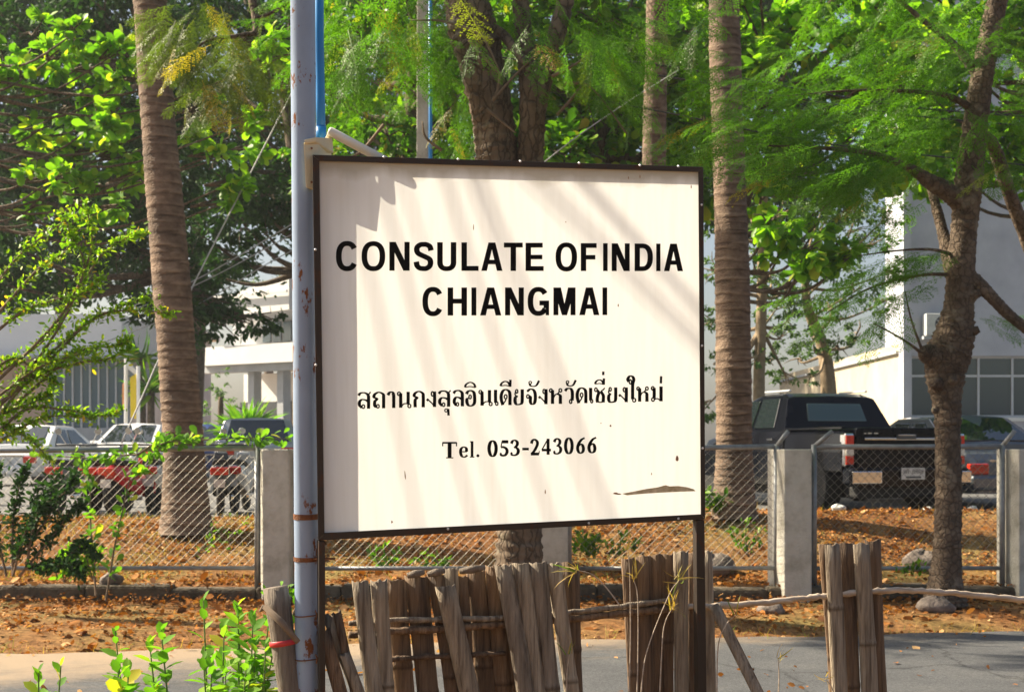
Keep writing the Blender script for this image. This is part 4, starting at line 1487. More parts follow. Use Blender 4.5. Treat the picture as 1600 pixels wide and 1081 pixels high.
def basis(d, up):
    """rows of rotation: local x -> d, local z -> roughly up"""
    d = d / (np.linalg.norm(d, axis=1, keepdims=True) + 1e-9)
    y = np.cross(up, d)
    y /= np.linalg.norm(y, axis=1, keepdims=True) + 1e-9
    z = np.cross(d, y)
    return d, y, z


def instances(name, tmpl, pos, d, up, size, material, parent=None, rnd=None, smooth=False, width=1.0, kind=None):
    tv, tf = tmpl
    pos = np.asarray(pos, float)
    n = len(pos)
    X, Y, Z = basis(np.asarray(d, float), np.asarray(up, float))
    size = np.broadcast_to(np.asarray(size, float), (n,))
    loc = tv[None, :, :] * size[:, None, None]
    V = pos[:, None, :] + loc[:, :, 0:1] * X[:, None, :] + loc[:, :, 1:2] * Y[:, None, :] * width + loc[:, :, 2:3] * Z[:, None, :]
    m = len(tv)
    V = V.reshape(-1, 3)
    org = np.zeros(3)
    if parent is not None:
        org = np.array(parent['_o'], float)
    V = V - org
    ln = np.array([len(f) for f in tf])
    flat = np.concatenate([np.array(f) for f in tf])
    idx = (flat[None, :] + (np.arange(n) * m)[:, None]).ravel()
    tot = np.tile(ln, n)
    start = np.concatenate([[0], np.cumsum(tot)[:-1]])
    me = bpy.data.meshes.new(name)
    me.vertices.add(len(V))
    me.vertices.foreach_set('co', V.astype(np.float32).ravel())
    me.loops.add(len(idx))
    me.loops.foreach_set('vertex_index', idx.astype(np.int32))
    me.polygons.add(len(tot))
    me.polygons.foreach_set('loop_start', start.astype(np.int32))
    me.polygons.foreach_set('loop_total', tot.astype(np.int32))
    if smooth:
        me.polygons.foreach_set('use_smooth', np.ones(len(tot), bool))
    if rnd is None:
        rnd = RNG.random(n)
    at = me.attributes.new('rnd', 'FLOAT', 'FACE')
    at.data.foreach_set('value', np.repeat(rnd, len(tf)).astype(np.float32))
    me.update(calc_edges=True)
    me.materials.append(material)
    o = bpy.data.objects.new(name, me)
    COL.objects.link(o)
    if parent is not None:
        o.parent = parent
        o['_o'] = list(map(float, org))
    if kind:
        o['kind'] = kind
    return o


def rand_dirs(n, zb=0.0, zs=1.0, rng=RNG):
    v = rng.normal(size=(n, 3))
    v[:, 2] = v[:, 2] * zs + zb
    return v / np.linalg.norm(v, axis=1, keepdims=True)


def clump_points(cl, per, rng, spread=0.42, shell=0.55):
    """clumps: list of (centre, radius). Leaves gather in small sprays inside each clump, thinner at its core."""
    out, nor = [], []
    for (c, r, wgt) in cl:
        n = int(per * wgt)
        if n < 1:
            continue
        ns = max(3, n // 22)
        dirs = rand_dirs(ns, 0.1, 1.0, rng)
        rad = r * (shell + (1 - shell) * rng.random(ns) ** 0.6) * rng.uniform(.72, 1.12, ns)
        sc = np.asarray(c) + dirs * rad[:, None] * np.array([1.0, 1.0, .78])
        k = rng.integers(0, ns, n)
        p = sc[k] + rng.normal(size=(n, 3)) * r * spread * 0.34 * np.array([1, 1, .6])
        out.append(p)
        nor.append(dirs[k])
    return np.concatenate(out), np.concatenate(nor)


def px_clumps(lst, Y, dY=1.5, rng=RNG, k=FPX):
    """lst of (px, py, r_px[, dYoffset]) -> clump list at about depth Y"""
    out = []
    for it in lst:
        y = Y + (it[3] if len(it) > 3 else rng.uniform(-dY, dY))
        out.append((P(it[0], it[1], y), it[2] / FPX * y, (it[2] / 60.0) ** 2))
    return out


def broad_tree(name, label, base, trunk, clumps, per, leafsize, tmpl, lmat, bmat, seed, cat='tree', group=None, droop=-0.35, limbs=True, trunk_r=(.2, .1), width=1.0, jitter=.3):
    """trunk: list of points; clumps: (centre, radius, weight)"""
    rng = np.random.default_rng(seed)
    t = thing(name, label, cat, tuple(base), group)
    mb = MB()
    q = crom(trunk, 8)
    nq = len(q)
    mb.tube(q, [trunk_r[0] + (trunk_r[1] - trunk_r[0]) * (i / (nq - 1)) for i in range(nq)], 10)
    mb.build('trunk', bmat, t, smooth=True)
    if limbs:
        lm = MB()
        for (c, r, w_) in clumps:
            z = min(max(c[2] - r * 1.2, q[int(nq * .45)][2]), q[-1][2])
            s_ = min(q, key=lambda p: abs(p[2] - z))
            mid = (s_ + c) / 2 + np.array([rng.normal(0, .1), rng.normal(0, .1), -0.12 * np.linalg.norm(c - s_)])
            cc = crom([s_, mid, c], 5)
            lm.tube(cc, np.linspace(trunk_r[1] * .55, 0.012, len(cc)), 6, cap=False)
            for _ in range(4):
                e = c + rand_dirs(1, .1, .8, rng)[0] * r * .9
                lm.tube([c + (s_ - c) * .12, (c + e) / 2 + np.array([0, 0, .05 * r]), e], [0.018, .012, .005], 5, cap=False)
        lm.build('limb', bmat, t, smooth=True)['kind'] = 'stuff'
    p, nn = clump_points(clumps, per, rng)
    n = len(p)
    d = nn * .6 + rand_dirs(n, droop, .6, rng)
    up = rand_dirs(n, 1.5, 1, rng)
    instances('crown', leaf_template(tmpl), p, d, up, leafsize * rng.uniform(.6, 1.25, n), lmat, t, rng.random(n), smooth=True, width=width)
    return t


def ringed_trunk(t, axis_pts, r0, r1, flare, seed, mat_='palm_bark', pitch=0.105):
    """leaf scar rings at uneven heights, tilted and broken, with a pale lip on each"""
    rng = np.random.default_rng(seed)
    q = crom(axis_pts, 70)
    L_ = [0.0]
    for i in range(1, len(q)):
        L_.append(L_[-1] + np.linalg.norm(q[i] - q[i - 1]))
    tot = L_[-1]
    edges = [0.0]
    while edges[-1] < tot + .4:
        edges.append(edges[-1] + pitch * rng.uniform(.55, 1.5))
    edges = np.array(edges)
    ph = rng.uniform(0, 6.28, len(edges))
    amp = rng.uniform(.004, .022, len(edges))
    NS = 28
    v, f, lip = [], [], []
    for i, c in enumerate(q):
        s_ = L_[i]
        base = r0 + (r1 - r0) * s_ / tot + flare * math.exp(-s_ / 0.35)
        base *= 1 + .018 * math.sin(s_ * 2.1 + seed) + .012 * math.sin(s_ * 5.3)
        for k in range(NS):
            a = 2 * math.pi * k / NS
            j = max(0, int(np.searchsorted(edges, s_)) - 1)
            ss = s_ + amp[j] * math.sin(a + ph[j]) + .006 * math.sin(3 * a + 2 * ph[j])
            j = max(0, min(len(edges) - 2, int(np.searchsorted(edges, ss)) - 1))
            fr = (ss - edges[j]) / (edges[j + 1] - edges[j])
            keep = .45 + .55 * (math.sin(2 * a + ph[j] * 3) * .5 + .5)
            ring = (max(0.0, 1 - fr) ** 1.8 * 0.060 - 0.02) * keep
            r_ = base * (1 + ring + rng.normal(0, .007))
            v.append((c[0] + r_ * math.cos(a), c[1] + r_ * math.sin(a), c[2]))
            lip.append(max(0.0, 1 - abs(fr - .10) / .17) * keep - max(0.0, 1 - abs(fr - .90) / .16) * keep)
    for i in range(len(q) - 1):
        for k in range(NS):
            k2 = (k + 1) % NS
            f.append((i * NS + k, i * NS + k2, (i + 1) * NS + k2, (i + 1) * NS + k))
    mb = MB()
    mb.v, mb.f = v, f
    o = mb.build('trunk', M[mat_], t, smooth=True)
    at = o.data.attributes.new('rnd', 'FLOAT', 'POINT')
    at.data.foreach_set('value', np.array(lip, np.float32))
    return o


def palm_crown(t, top, n, length, seed, lmat):
    rng = np.random.default_rng(seed)
    P_, D_, U_, S_ = [], [], [], []
    for i in range(n):
        a = 2 * math.pi * i / n + rng.normal(0, .15)
        el = rng.uniform(-.1, 1.0)
        d = np.array([math.cos(a) * math.cos(el), math.sin(a) * math.cos(el), math.sin(el)])
        ns = 34
        p = np.array(top, float)
        v = d.copy()
        ln = length * rng.uniform(.85, 1.1)
        for k in range(ns):
            u = k / ns
            v = v + np.array([0, 0, -.055])
            v /= np.linalg.norm(v)
            p = p + v * ln / ns
            sd = np.cross(v, [0, 0, 1.0])
            sd /= np.linalg.norm(sd) + 1e-9
            for e in (-1, 1):
                P_.append(p.copy())
                D_.append(v * .45 + sd * e * .8 + np.array([0, 0, -.45]))
                U_.append([0, 0, 1.0])
                S_.append(0.75 * math.sin(math.pi * (0.12 + .82 * u)))
    instances('crown', leaf_template('blade'), P_, D_, U_, S_, lmat, t, None, width=1.6)


# ------------------------------------------------------------------ palms
pl = thing('coconut_palm', 'tall ringed palm trunk leaning left behind the fence, left of the sign', 'palm', tuple(P(290, 802, 16.0)))
b0 = P(291, 812, 16.0)
ringed_trunk(pl, [b0 - np.array([0, 0, .15]), P(287, 700, 16.0), P(277, 560, 16.0), P(263, 380, 16.05), P(248, 200, 16.1), P(238, 60, 16.1), P(231, -60, 16.15), P(224, -220, 16.2), P(218, -380, 16.2)], 0.225, 0.155, 0.07, 1)
palm_crown(pl, P(218, -380, 16.2), 16, 3.0, 2, M['mid_leaf'])
pr = thing('coconut_palm', 'straight ringed palm trunk behind the fence, close to the right edge of the sign', 'palm', tuple(P(1147, 785, 16.3)))
ringed_trunk(pr, [P(1147, 795, 16.3) - np.array([0, 0, .1]), P(1147, 690, 16.3), P(1146, 560, 16.3), P(1144, 420, 16.3), P(1140, 280, 16.35), P(1134, 120, 16.4), P(1130, -60, 16.4), P(1127, -260, 16.4), P(1125, -420, 16.4)], 0.205, 0.150, 0.06, 3)
palm_crown(pr, P(1125, -420, 16.4), 15, 3.0, 4, M['mid_leaf'])
pm = thing('coconut_palm', 'greyish slender palm trunk showing above the right half of the sign', 'palm', tuple(P(1022, 780, 18.2)))
ringed_trunk(pm, [P(1024, 800, 18.2), P(1024, 500, 18.2), P(1022, 250, 18.2), P(1026, 60, 18.25), P(1030, -150, 18.3), P(1033, -320, 18.3)], 0.165, 0.125, 0.05, 5, 'palm_bark', 0.16)
palm_crown(pm, P(1033, -320, 18.3), 13, 2.6, 6, M['mid_leaf'])


# ------------------------------------------------------------------ forked tree behind the sign
def limb_tube(mb, pts, rads, n=14, seed=0, rough=.05):
    r = np.random.default_rng(seed)
    k = 16
    q = crom([np.append(p, ra) for p, ra in zip(pts, rads)], k)
    mb.tube([a[:3] for a in q], [max(.004, a[3] * (1 + rough * (math.sin(i * 1.7 + seed) * .5 + r.normal(0, .35)))) for i, a in enumerate(q)], n, vn=.035, vseed=seed)
    return mb


FT = 12.9
ft = thing('forked_tree', 'brown forked tree with two thick trunks rising behind the top of the sign', 'tree', tuple(P(812, 905, FT)))
mb = MB()
limb_tube(mb, [P(812, 955, FT), P(811, 880, FT), P(812, 800, FT), P(812, 640, FT), P(806, 470, FT), P(796, 360, FT)], [.30, .215, .20, .20, .21, .21], seed=1)
trunk_o = mb.build('trunk', M['bark'], ft, smooth=True)
mb = MB()
limb_tube(mb, [P(800, 420, FT), P(781, 300, FT), P(776, 240, FT), P(768, 170, FT + .02), P(752, 100, FT + .05), P(735, 30, FT + .1), P(712, -60, FT + .2), P(690, -160, FT + .3)], [.19, .19, .185, .185, .20, .215, .15, .10], seed=2)
mb.build('limb', M['bark'], ft, smooth=True)
mb = MB()
limb_tube(mb, [P(812, 430, FT), P(826, 320, FT - .02), P(829, 240, FT - .05), P(832, 165, FT - .05), P(826, 100, FT), P(816, 30, FT + .1), P(808, -60, FT + .1), P(800, -180, FT)], [.15, .12, .118, .115, .095, .075, .07, .05], seed=3)
mb.build('limb', M['bark'], ft, smooth=True)
mb = MB()
limb_tube(mb, [P(836, 170, FT - .05), P(852, 110, FT), P(868, 60, FT), P(884, 0, FT + .1), P(905, -90, FT + .2)], [.10, .085, .08, .075, .06], seed=4)
mb.build('limb', M['bark'], ft, smooth=True)
mb = MB()
limb_tube(mb, [P(760, 40, FT + .05), P(786, 55, FT), P(806, 80, FT - .15), P(822, 100, FT - .25)], [.05, .045, .04, .035], seed=6)
mb.build('limb', M['bark'], ft, smooth=True)
# bare twigs around the fork
tw = MB()
for a in ([(740, 28), (762, 70), (780, 110)], [(770, 62), (700, 35), (640, 32)], [(760, 170), (790, 195), (806, 208)], [(750, 100), (745, 60), (762, 58)], [(732, 62), (775, 110), (783, 112)], [(770, 158), (795, 128), (840, 82)], [(862, 120), (900, 100), (925, 82)], [(870, 180), (890, 158), (912, 130), (930, 110)],
          [(755, 168), (748, 175)], [(880, 130), (925, 138), (980, 210)], [(690, 235), (665, 215), (660, 190)], [(600, 195), (560, 240), (520, 250)], [(782, 112), (778, 140), (770, 155)]):
    q = crom([P(x, y, FT - .25) for x, y in a], 5)
    tw.tube(q, np.linspace(.016, .006, len(q)), 5)
tw.build('twig', M['twig'], ft, smooth=True)['kind'] = 'stuff'


def feather_cloud(name, parent, specs, lmat, seed, nl=8, npairs=12, dens=1.75):
    """specs: (px, py, Y, n, spread_px, dirx, diry(down), length m) sprays of feathered leaves"""
    rng = np.random.default_rng(seed)
    Pp, D, U, Sz, Rn = [], [], [], [], []
    tw = MB()
    for (px, py, Y, n, sp, dx, dz, ln) in specs:
        for _ in range(int(n * dens)):
            y = Y + rng.normal(0, .35)
            a = P(px + rng.normal(0, sp), py + rng.normal(0, sp * .45), y)
            d = np.array([dx + rng.normal(0, .45), rng.normal(0, .55), dz + rng.normal(0, .22)])
            d /= np.linalg.norm(d)
            Pp.append(a)
            D.append(d)
            U.append([rng.normal(0, .3), rng.normal(-.15, .3), 1.0])
            Sz.append(ln * rng.uniform(.75, 1.2))
            Rn.append(rng.random())
    return instances(name, feather_template(npairs, nl, seed), Pp, D, U, Sz, lmat, parent, np.array(Rn))


feather_cloud('crown', ft, [
    (560, 50, 11.9, 14, 42, -.5, -.35, .50), (625, 45, 12.3, 14, 45, .2, -.4, .48), (545, 100, 11.8, 3, 14, -.2, -.9, .42), (690, 60, 12.6, 6, 30, -.4, -.5, .42), (660, 110, 13.4, 8, 36, .2, -.3, .42), (700, 205, 13.6, 5, 22, .1, -.7, .4), (725, 165, 13.5, 4, 14, .1, -.8, .4), (870, 60, 12.4, 6, 25, .4, -.5, .45),
    (950, 50, 12.2, 12, 40, .5, -.35, .5), (905, 110, 13.0, 10, 40, .5, -.3, .48), (960, 130, 13.0, 8, 40, .4, -.45, .46), (1030, 60, 12.6, 10, 40, .4, -.3, .5), (620, -40, 12.2, 12, 90, 0, -.3, .55), (900, -60, 12.6, 14, 110, 0, -.3, .55), (760, -150, 12.8, 12, 120, 0, -.2, .55),
    (600, 150, 14.0, 6, 60, 0, -.4, .42)], M['feather_leaf'], 21)
yl = feather_cloud('yellowed_leaf', ft, [(940, 80, 12.2, 3, 14, .1, -1, .36), (575, 55, 11.9, 3, 18, -.3, -.6, .36), (705, 118, 13.0, 2, 10, .2, -.6, .3), (1040, 40, 12.3, 3, 18, .1, -.8, .35), (660, 40, 12.0, 2, 20, -.2, -.6, .36)], M['olive_leaf'], 22)

# ------------------------------------------------------------------ knobbly tree at the right, in front of the fence
RT = 13.2
rt = thing('knobbly_tree', 'knobbly leaning tree with a burl on its trunk in front of the fence, far right', 'tree', tuple(P(1478, 918, RT)))
mb = MB()
limb_tube(mb, [P(1477, 945, RT), P(1477, 912, RT), P(1480, 860, RT), P(1482, 780, RT), P(1481, 700, RT), P(1480, 640, RT), P(1477, 590, RT), P(1480, 560, RT), P(1490, 530, RT), P(1498, 480, RT), P(1502, 420, RT), P(1506, 360, RT),
               P(1512, 300, RT), P(1520, 230, RT), P(1530, 150, RT), P(1540, 90, RT), P(1552, 30, RT), P(1570, -50, RT), P(1590, -160, RT)],
          [.20, .16, .128, .118, .116, .122, .172, .20, .185, .138, .124, .118, .124, .115, .106, .098, .092, .085, .07], 16, 7, .05)
mb.build('trunk', M['bark_grey'], rt, smooth=True)
for i, (pts, rr) in enumerate([([P(1470, 560, RT - .05), P(1448, 552, RT - .08), P(1440, 548, RT - .1)], [.13, .085, .05]), ([P(1500, 475, RT), P(1520, 462, RT - .08), P(1532, 458, RT - .1)], [.10, .055, .03]), ([P(1500, 525, RT), P(1520, 518, RT - .08), P(1530, 514, RT - .1)], [.10, .05, .028]),
                               ([P(1466, 600, RT - .1), P(1456, 598, RT - .16)], [.07, .04]), ([P(1462, 640, RT - .1), P(1458, 641, RT - .14)], [.035, .02]), ([P(1490, 592, RT - .15), P(1487, 596, RT - .20)], [.06, .025]), ([P(1505, 415, RT), P(1522, 405, RT)], [.07, .03])]):
    mb = MB()
    limb_tube(mb, pts, rr, 10, 30 + i, .12)
    mb.build('burl', M['bark_grey'], rt, smooth=True)
for i, (pts, rr) in enumerate([([P(1505, 320, RT), P(1480, 300, RT - .1), P(1455, 285, RT - .2), P(1420, 262, RT - .3), P(1360, 240, RT - .4), P(1290, 232, RT - .5), P(1200, 228, RT - .6)], [.09, .085, .07, .04, .026, .018, .008]),
                               ([P(1490, 430, RT + .05), P(1475, 370, RT + .2), P(1462, 320, RT + .3), P(1450, 280, RT + .4)], [.08, .055, .045, .03]),
                               ([P(1508, 430, RT), P(1530, 445, RT - .05), P(1555, 470, RT - .05), P(1580, 495, RT), P(1630, 530, RT), P(1700, 545, RT), P(1760, 500, RT)], [.085, .065, .055, .05, .045, .035, .01]),
                               ([P(1524, 215, RT), P(1550, 225, RT + .2), P(1580, 310, RT + .5), P(1640, 470, RT + .9), P(1720, 700, RT + 1.2)], [.05, .06, .065, .07, .075]),
                               ([P(1520, 170, RT), P(1480, 150, RT - .1), P(1420, 143, RT - .2), P(1330, 142, RT - .3), P(1230, 150, RT - .3)], [.04, .025, .018, .012, .005]),
                               ([P(1530, 120, RT), P(1490, 70, RT), P(1440, 30, RT), P(1380, -20, RT)], [.05, .035, .025, .015]),
                               ([P(1445, 555, RT - .1), P(1410, 530, RT - .2), P(1365, 505, RT - .3)], [.016, .011, .005]),
                               ([P(1440, 545, RT - .1), P(1424, 500, RT - .15), P(1414, 455, RT - .2)], [.014, .009, .005]),
                               ([P(1495, 400, RT), P(1455, 390, RT - .1), P(1400, 392, RT - .2), P(1340, 400, RT - .3)], [.02, .014, .009, .005]),
                               ([P(1497, 430, RT), P(1440, 430, RT - .1), P(1360, 450, RT - .2), P(1290, 490, RT - .3)], [.02, .014, .010, .005])]):
    mb = MB()
    limb_tube(mb, pts, rr, 9, 50 + i, .06)
    mb.build('limb', M['bark_grey'], rt, smooth=True)
feather_cloud('crown', rt, [
    (1420, 250, 12.8, 10, 30, -.9, -.25, .55), (1340, 238, 12.7, 14, 40, -.9, -.22, .60), (1260, 225, 12.6, 12, 40, -.9, -.25, .60), (1180, 215, 12.6, 10, 36, -.9, -.22, .58), (1120, 190, 12.6, 6, 30, -.8, -.25, .55), (1380, 280, 12.7, 9, 36, -.9, -.3, .55), (1300, 290, 12.7, 6, 30, -.9, -.3, .52),
    (1440, 150, 13.0, 10, 40, -.8, -.2, .55), (1350, 145, 13.0, 12, 45, -.8, -.2, .55), (1250, 145, 13.0, 10, 45, -.8, -.2, .55), (1160, 130, 13.0, 8, 45, -.7, -.25, .5), (1470, 70, 13.0, 10, 40, -.6, -.2, .55), (1400, 60, 13.2, 10, 50, -.6, -.2, .5), (1280, 60, 13.2, 8, 60, -.5, -.2, .5),
    (1490, 398, 12.9, 3, 10, -.95, -.06, .46), (1440, 402, 12.9, 5, 18, -.95, -.22, .5), (1460, 432, 12.9, 4, 14, -.95, -.16, .52), (1370, 420, 12.8, 6, 18, -.9, -.32, .5), (1320, 470, 12.8, 5, 18, -.9, -.35, .48), (1395, 462, 12.8, 3, 14, -.9, -.3, .46), (1400, 325, 12.8, 2, 6, -.3, -.6, .34), (1380, 490, 12.9, 2, 10, -.6, -.5, .3),
    (1550, 500, 13.0, 3, 12, .6, -.25, .36), (1470, 200, 12.9, 10, 34, -.7, -.25, .52), (1560, 180, 12.9, 8, 30, .4, -.3, .5), (1580, 260, 12.9, 6, 24, .4, -.35, .46), (1440, 100, 13.1, 8, 40, -.6, -.25, .5), (1560, 60, 13.0, 8, 30, .2, -.2, .5), (1600, 150, 13.0, 6, 40, .4, -.2, .5), (1500, -60, 13.0, 14, 120, -.2, -.2, .55), (1250, -70, 13.0, 12, 120, -.2, -.2, .55)], M['feather_leaf'], 31)

# olive sprays that hang over the left palm from a tree beyond the top edge
ol = thing('olive_leaved_branch', 'olive and yellowing feathery branch hanging across the top of the left palm', 'branch', tuple(P(350, -150, 13.5)))
mb = MB()
limb_tube(mb, [P(330, -260, 13.5), P(380, -60, 13.5), P(400, 40, 13.4), P(380, 55, 13.3), P(330, 62, 13.2), P(300, 80, 13.2)], [.06, .05, .03, .022, .016, .006], 8, 3)
mb.build('limb', M['bark'], ol, smooth=True)
mb = MB()
limb_tube(mb, [P(398, 30, 13.4), P(425, 20, 13.4), P(452, 4, 13.4)], [.02, .015, .012], 8, 4)
mb.build('limb', M['bark'], ol, smooth=True)
feather_cloud('leaf_spray', ol, [(290, 45, 13.2, 14, 30, -.3, -.55, .42), (350, 75, 13.2, 16, 36, -.1, -.5, .42), (390, 105, 13.3, 14, 30, .3, -.5, .4), (330, 130, 13.3, 10, 28, -.2, -.7, .38), (420, 110, 13.3, 7, 20, .5, -.4, .38), (255, 85, 13.2, 5, 18, -.6, -.5, .36), (380, 20, 13.4, 8, 40, .2, -.3, .4), (260, 20, 13.3, 8, 30, -.4, -.4, .42)], M['olive_leaf'], 33)

# ------------------------------------------------------------------ chain-link fence
CP = [(433, 'left of the steel pole'), (862, 'showing below the sign beside the forked tree'), (1238, 'right of the sign, in front of the pickup truck'), (1600, 'at the right edge beside the knobbly tree')]
CPX = []


def concrete_post(px, where, i):
    c = P(px, 900, FENCE_Y)
    x = c[0] + 0.02
    hw = 0.128
    y0 = FENCE_Y - 0.18
    t = thing('concrete_post', 'square weathered concrete fence post ' + where, 'post', (x, y0, 0), 'concrete posts of the wire mesh fence')
    mb = MB()
    v = []
    # a plain cast post, edges a little worn; its left side turned slightly to view
    zs = np.linspace(-0.05, 1.49, 9)
    ring = [(-hw, 0.0), (hw - .012, -0.012), (hw, 0.0), (hw + .01, 0.30), (-hw - 0.10, 0.34)]
    for k, z in enumerate(zs):
        j = 1 + 0.006 * math.sin(k * 2.3 + i)
        for (a, b_) in ring:
            v.append((x + a * j, y0 + b_, z))
    n = len(ring)
    f = []
    for k in range(len(zs) - 1):
        for a in range(n):
            f.append((k * n + a, k * n + (a + 1) % n, (k + 1) * n + (a + 1) % n, (k + 1) * n + a))
    f.append(tuple(range(n))[::-1])
    f.append(tuple((len(zs) - 1) * n + a for a in range(n)))
    mb.v, mb.f = v, f
    mb.build('shaft', M['concrete'], t, bevel=0.008)
    CPX.append((x - hw - .1, x + hw))


for i, (px, wh) in enumerate(CP):
    concrete_post(px, wh, i)

Z_TOP, Z_BOT = 1.50, 0.365


def bay(x0, x1, label, arms, ztl=Z_TOP, ztr=Z_TOP):
    t = thing('wire_mesh_fence', label, 'fence', ((x0 + x1) / 2, FENCE_Y, 0.2), 'chain link fence bays on the plinth')
    y = FENCE_Y

    def tub(name, pts, r):
        mb = MB()
        mb.tube(pts, r, 10)
        return mb.build(name, M['galv'], t, smooth=True)
    tub('top_rail', [(x0, y, ztl), ((x0 + x1) / 2, y, (ztl + ztr) / 2 - .006), (x1, y, ztr)], 0.024)
    tub('bottom_rail', [(x0, y, Z_BOT), (x1, y, Z_BOT + .004)], 0.020)
    for k, x in enumerate((x0, x1)):
        tub('post', [(x, y, 0.16), (x, y, (ztl, ztr)[k] + .02)], 0.027)
        if arms[k]:
            tub('barb_arm', [(x, y, (ztl, ztr)[k]), (x + arms[k], y - .06, (ztl, ztr)[k] + .145)], 0.021)
    # woven diamond mesh: two sets of slanting wires
    mb = MB()
    a, bz, c, d = x0 + .02, Z_BOT + .02, x1 - .02, min(ztl, ztr) - .02
    sp = 0.082
    h = d - bz
    for sgn in (1, -1):
        k = -h
        while k < (c - a):
            s0, s1 = max(k, 0), min(k + h, c - a)
            if s1 > s0 + .01:
                if sgn == 1:
                    p, q = (a + s0, bz + (s0 - k)), (a + s1, bz + (s1 - k))
                else:
                    p, q = (c - s0, bz + (s0 - k)), (c - s1, bz + (s1 - k))
                yy = y + sgn * .0035
                mb.tube([(p[0], yy, p[1]), ((p[0] + q[0]) / 2, yy - sgn * .004, (p[1] + q[1]) / 2), (q[0], yy, q[1])], 0.0018, 4, cap=False)
            k += sp
    o = mb.build('wire_mesh', M['mesh_wire'], t)
    o['kind'] = 'stuff'
    return t


gx = 0.045
bay(-8.4, P(402, 0, FENCE_Y)[0], 'chain link fence bay with vines left of the first concrete post', (0, 0.03), 1.452, 1.50)
bay(CPX[0][1] + gx, P(838, 0, FENCE_Y)[0], 'chain link fence bay hidden behind the left half of the sign', (0, 0))
bay(P(889, 0, FENCE_Y)[0], P(1213, 0, FENCE_Y)[0], 'chain link fence bay between the sign and the concrete post by the pickup truck', (0, 0.10), 1.5, 1.515)
bay(P(1272, 0, FENCE_Y)[0], P(1566, 0, FENCE_Y)[0], 'chain link fence bay in front of the pickup tailgate and knobbly tree', (0.16, 0.10), 1.515, 1.52)

# ------------------------------------------------------------------ buildings at the right
GZ = 0.65
rb = thing('office_building', 'pale blue white office building with dark windows at the right edge', 'building', (12, 34, GZ))
BY, BX = 34.0, P(1418, 0, 34.0)[0]


def box_part(name, parent, lo, hi, material, bevel=0.0):
    return MB().box(lo, hi).build(name, material, parent, bevel=bevel)


w_l, w_r, w_t, w_b = P(1424, 556, BY)[0], P(1640, 556, BY)[0], P(0, 556, BY)[2], P(0, 652, BY)[2]
# front wall round the window
box_part('wall', rb, (BX + .06, BY, GZ), (w_l, BY + .3, 14), M['white_wall'])
box_part('wall', rb, (w_l, BY, w_t), (24, BY + .3, 14), M['white_wall'])
box_part('wall', rb, (w_l, BY, GZ), (24, BY + .3, w_b), M['white_wall'])
box_part('wall', rb, (w_r, BY, w_b), (24, BY + .3, w_t), M['white_wall'])
box_part('corner_pier', rb, (BX - .12, BY - .10, GZ), (BX + .06, BY + .3, 14), M['white_wall'])
box_part('side_wall', rb, (BX - .05, BY + .302, GZ), (BX + .25, BY + 16, 3.95), M['cream_wall'])
box_part('side_wall', rb, (BX + .25, BY + .302, GZ), (24, BY + 3.0, 14.0), M['white_wall'])
zl = P(0, 562, BY + 4)[2]
box_part('ledge', rb, (BX - .14, BY + .5, zl - .06), (BX - .05, BY + 16, zl), M['grey_wall'])
# window: panes recessed in an aluminium frame
fr = MB()
ww = w_r - w_l
win = box_part('window', rb, (w_l, BY + .22, w_b), (w_r, BY + .24, w_t), M['dark_metal'])
nx = 4
for i in range(nx):
    for j, (za, zb) in enumerate(((w_b + .06, w_b + (w_t - w_b) * .66), (w_b + (w_t - w_b) * .66 + .06, w_t - .05))):
        xa, xb = w_l + .05 + (ww - .05) * i / nx, w_l + (ww - .05) * (i + 1) / nx
        mb = MB().box((xa, BY + .185, za), (xb, BY + .20, zb))
        mb.build('pane', M['window'], win)
for i in range(nx + 1):
    xa = w_l + (ww - .05) * i / nx
    MB().box((xa, BY + .14, w_b), (xa + .05, BY + .218, w_t)).build('mullion', M['alu'], win)
for za in (w_b, w_b + (w_t - w_b) * .66, w_t - .05):
    MB().box((w_l + .05, BY + .145, za), (w_r - .05, BY + .218, za + .055)).build('mullion', M['alu'], win)
box_part('sill', rb, (w_l - .1, BY - .08, w_b - .09), (w_r + .1, BY + .15, w_b - .005), M['slab_white'])
# curtains seen dimly behind the glass are left to the reflections; the air conditioner is a thing of its own
ac = thing('air_conditioner', 'white air conditioner unit on the office wall left of the knobbly tree', 'air conditioner', tuple(P(1458, 527, BY - .4)))
x0, x1 = P(1440, 0, BY)[0], P(1490, 0, BY)[0]
z0, z1 = P(0, 526, BY)[2], P(0, 492, BY)[2]
box_part('case', ac, (x0, BY - .38, z0), (x1, BY - .06, z1), M['ac_white'], .02)
cx = (x0 + x1) / 2 + .04
mb = MB().lathe([(.19, -.39), (.21, -.385), (.21, -.378)], (cx, BY, (z0 + z1) / 2), 20, 'y')
mb.build('fan_grille', M['dark_metal'], ac)
mb = MB()
for k in range(6):
    a = math.pi * k / 6
    mb.tube([(cx - .2 * math.cos(a), BY - .395, (z0 + z1) / 2 - .2 * math.sin(a)), (cx + .2 * math.cos(a), BY - .395, (z0 + z1) / 2 + .2 * math.sin(a))], .006, 4)
mb.build('grille_bars', M['ac_white'], ac)['kind'] = 'stuff'
box_part('bracket', ac, (x0 - .05, BY - .36, z0 - .08), (x1 + .05, BY - .0, z0 - .01), M['grey_wall'])

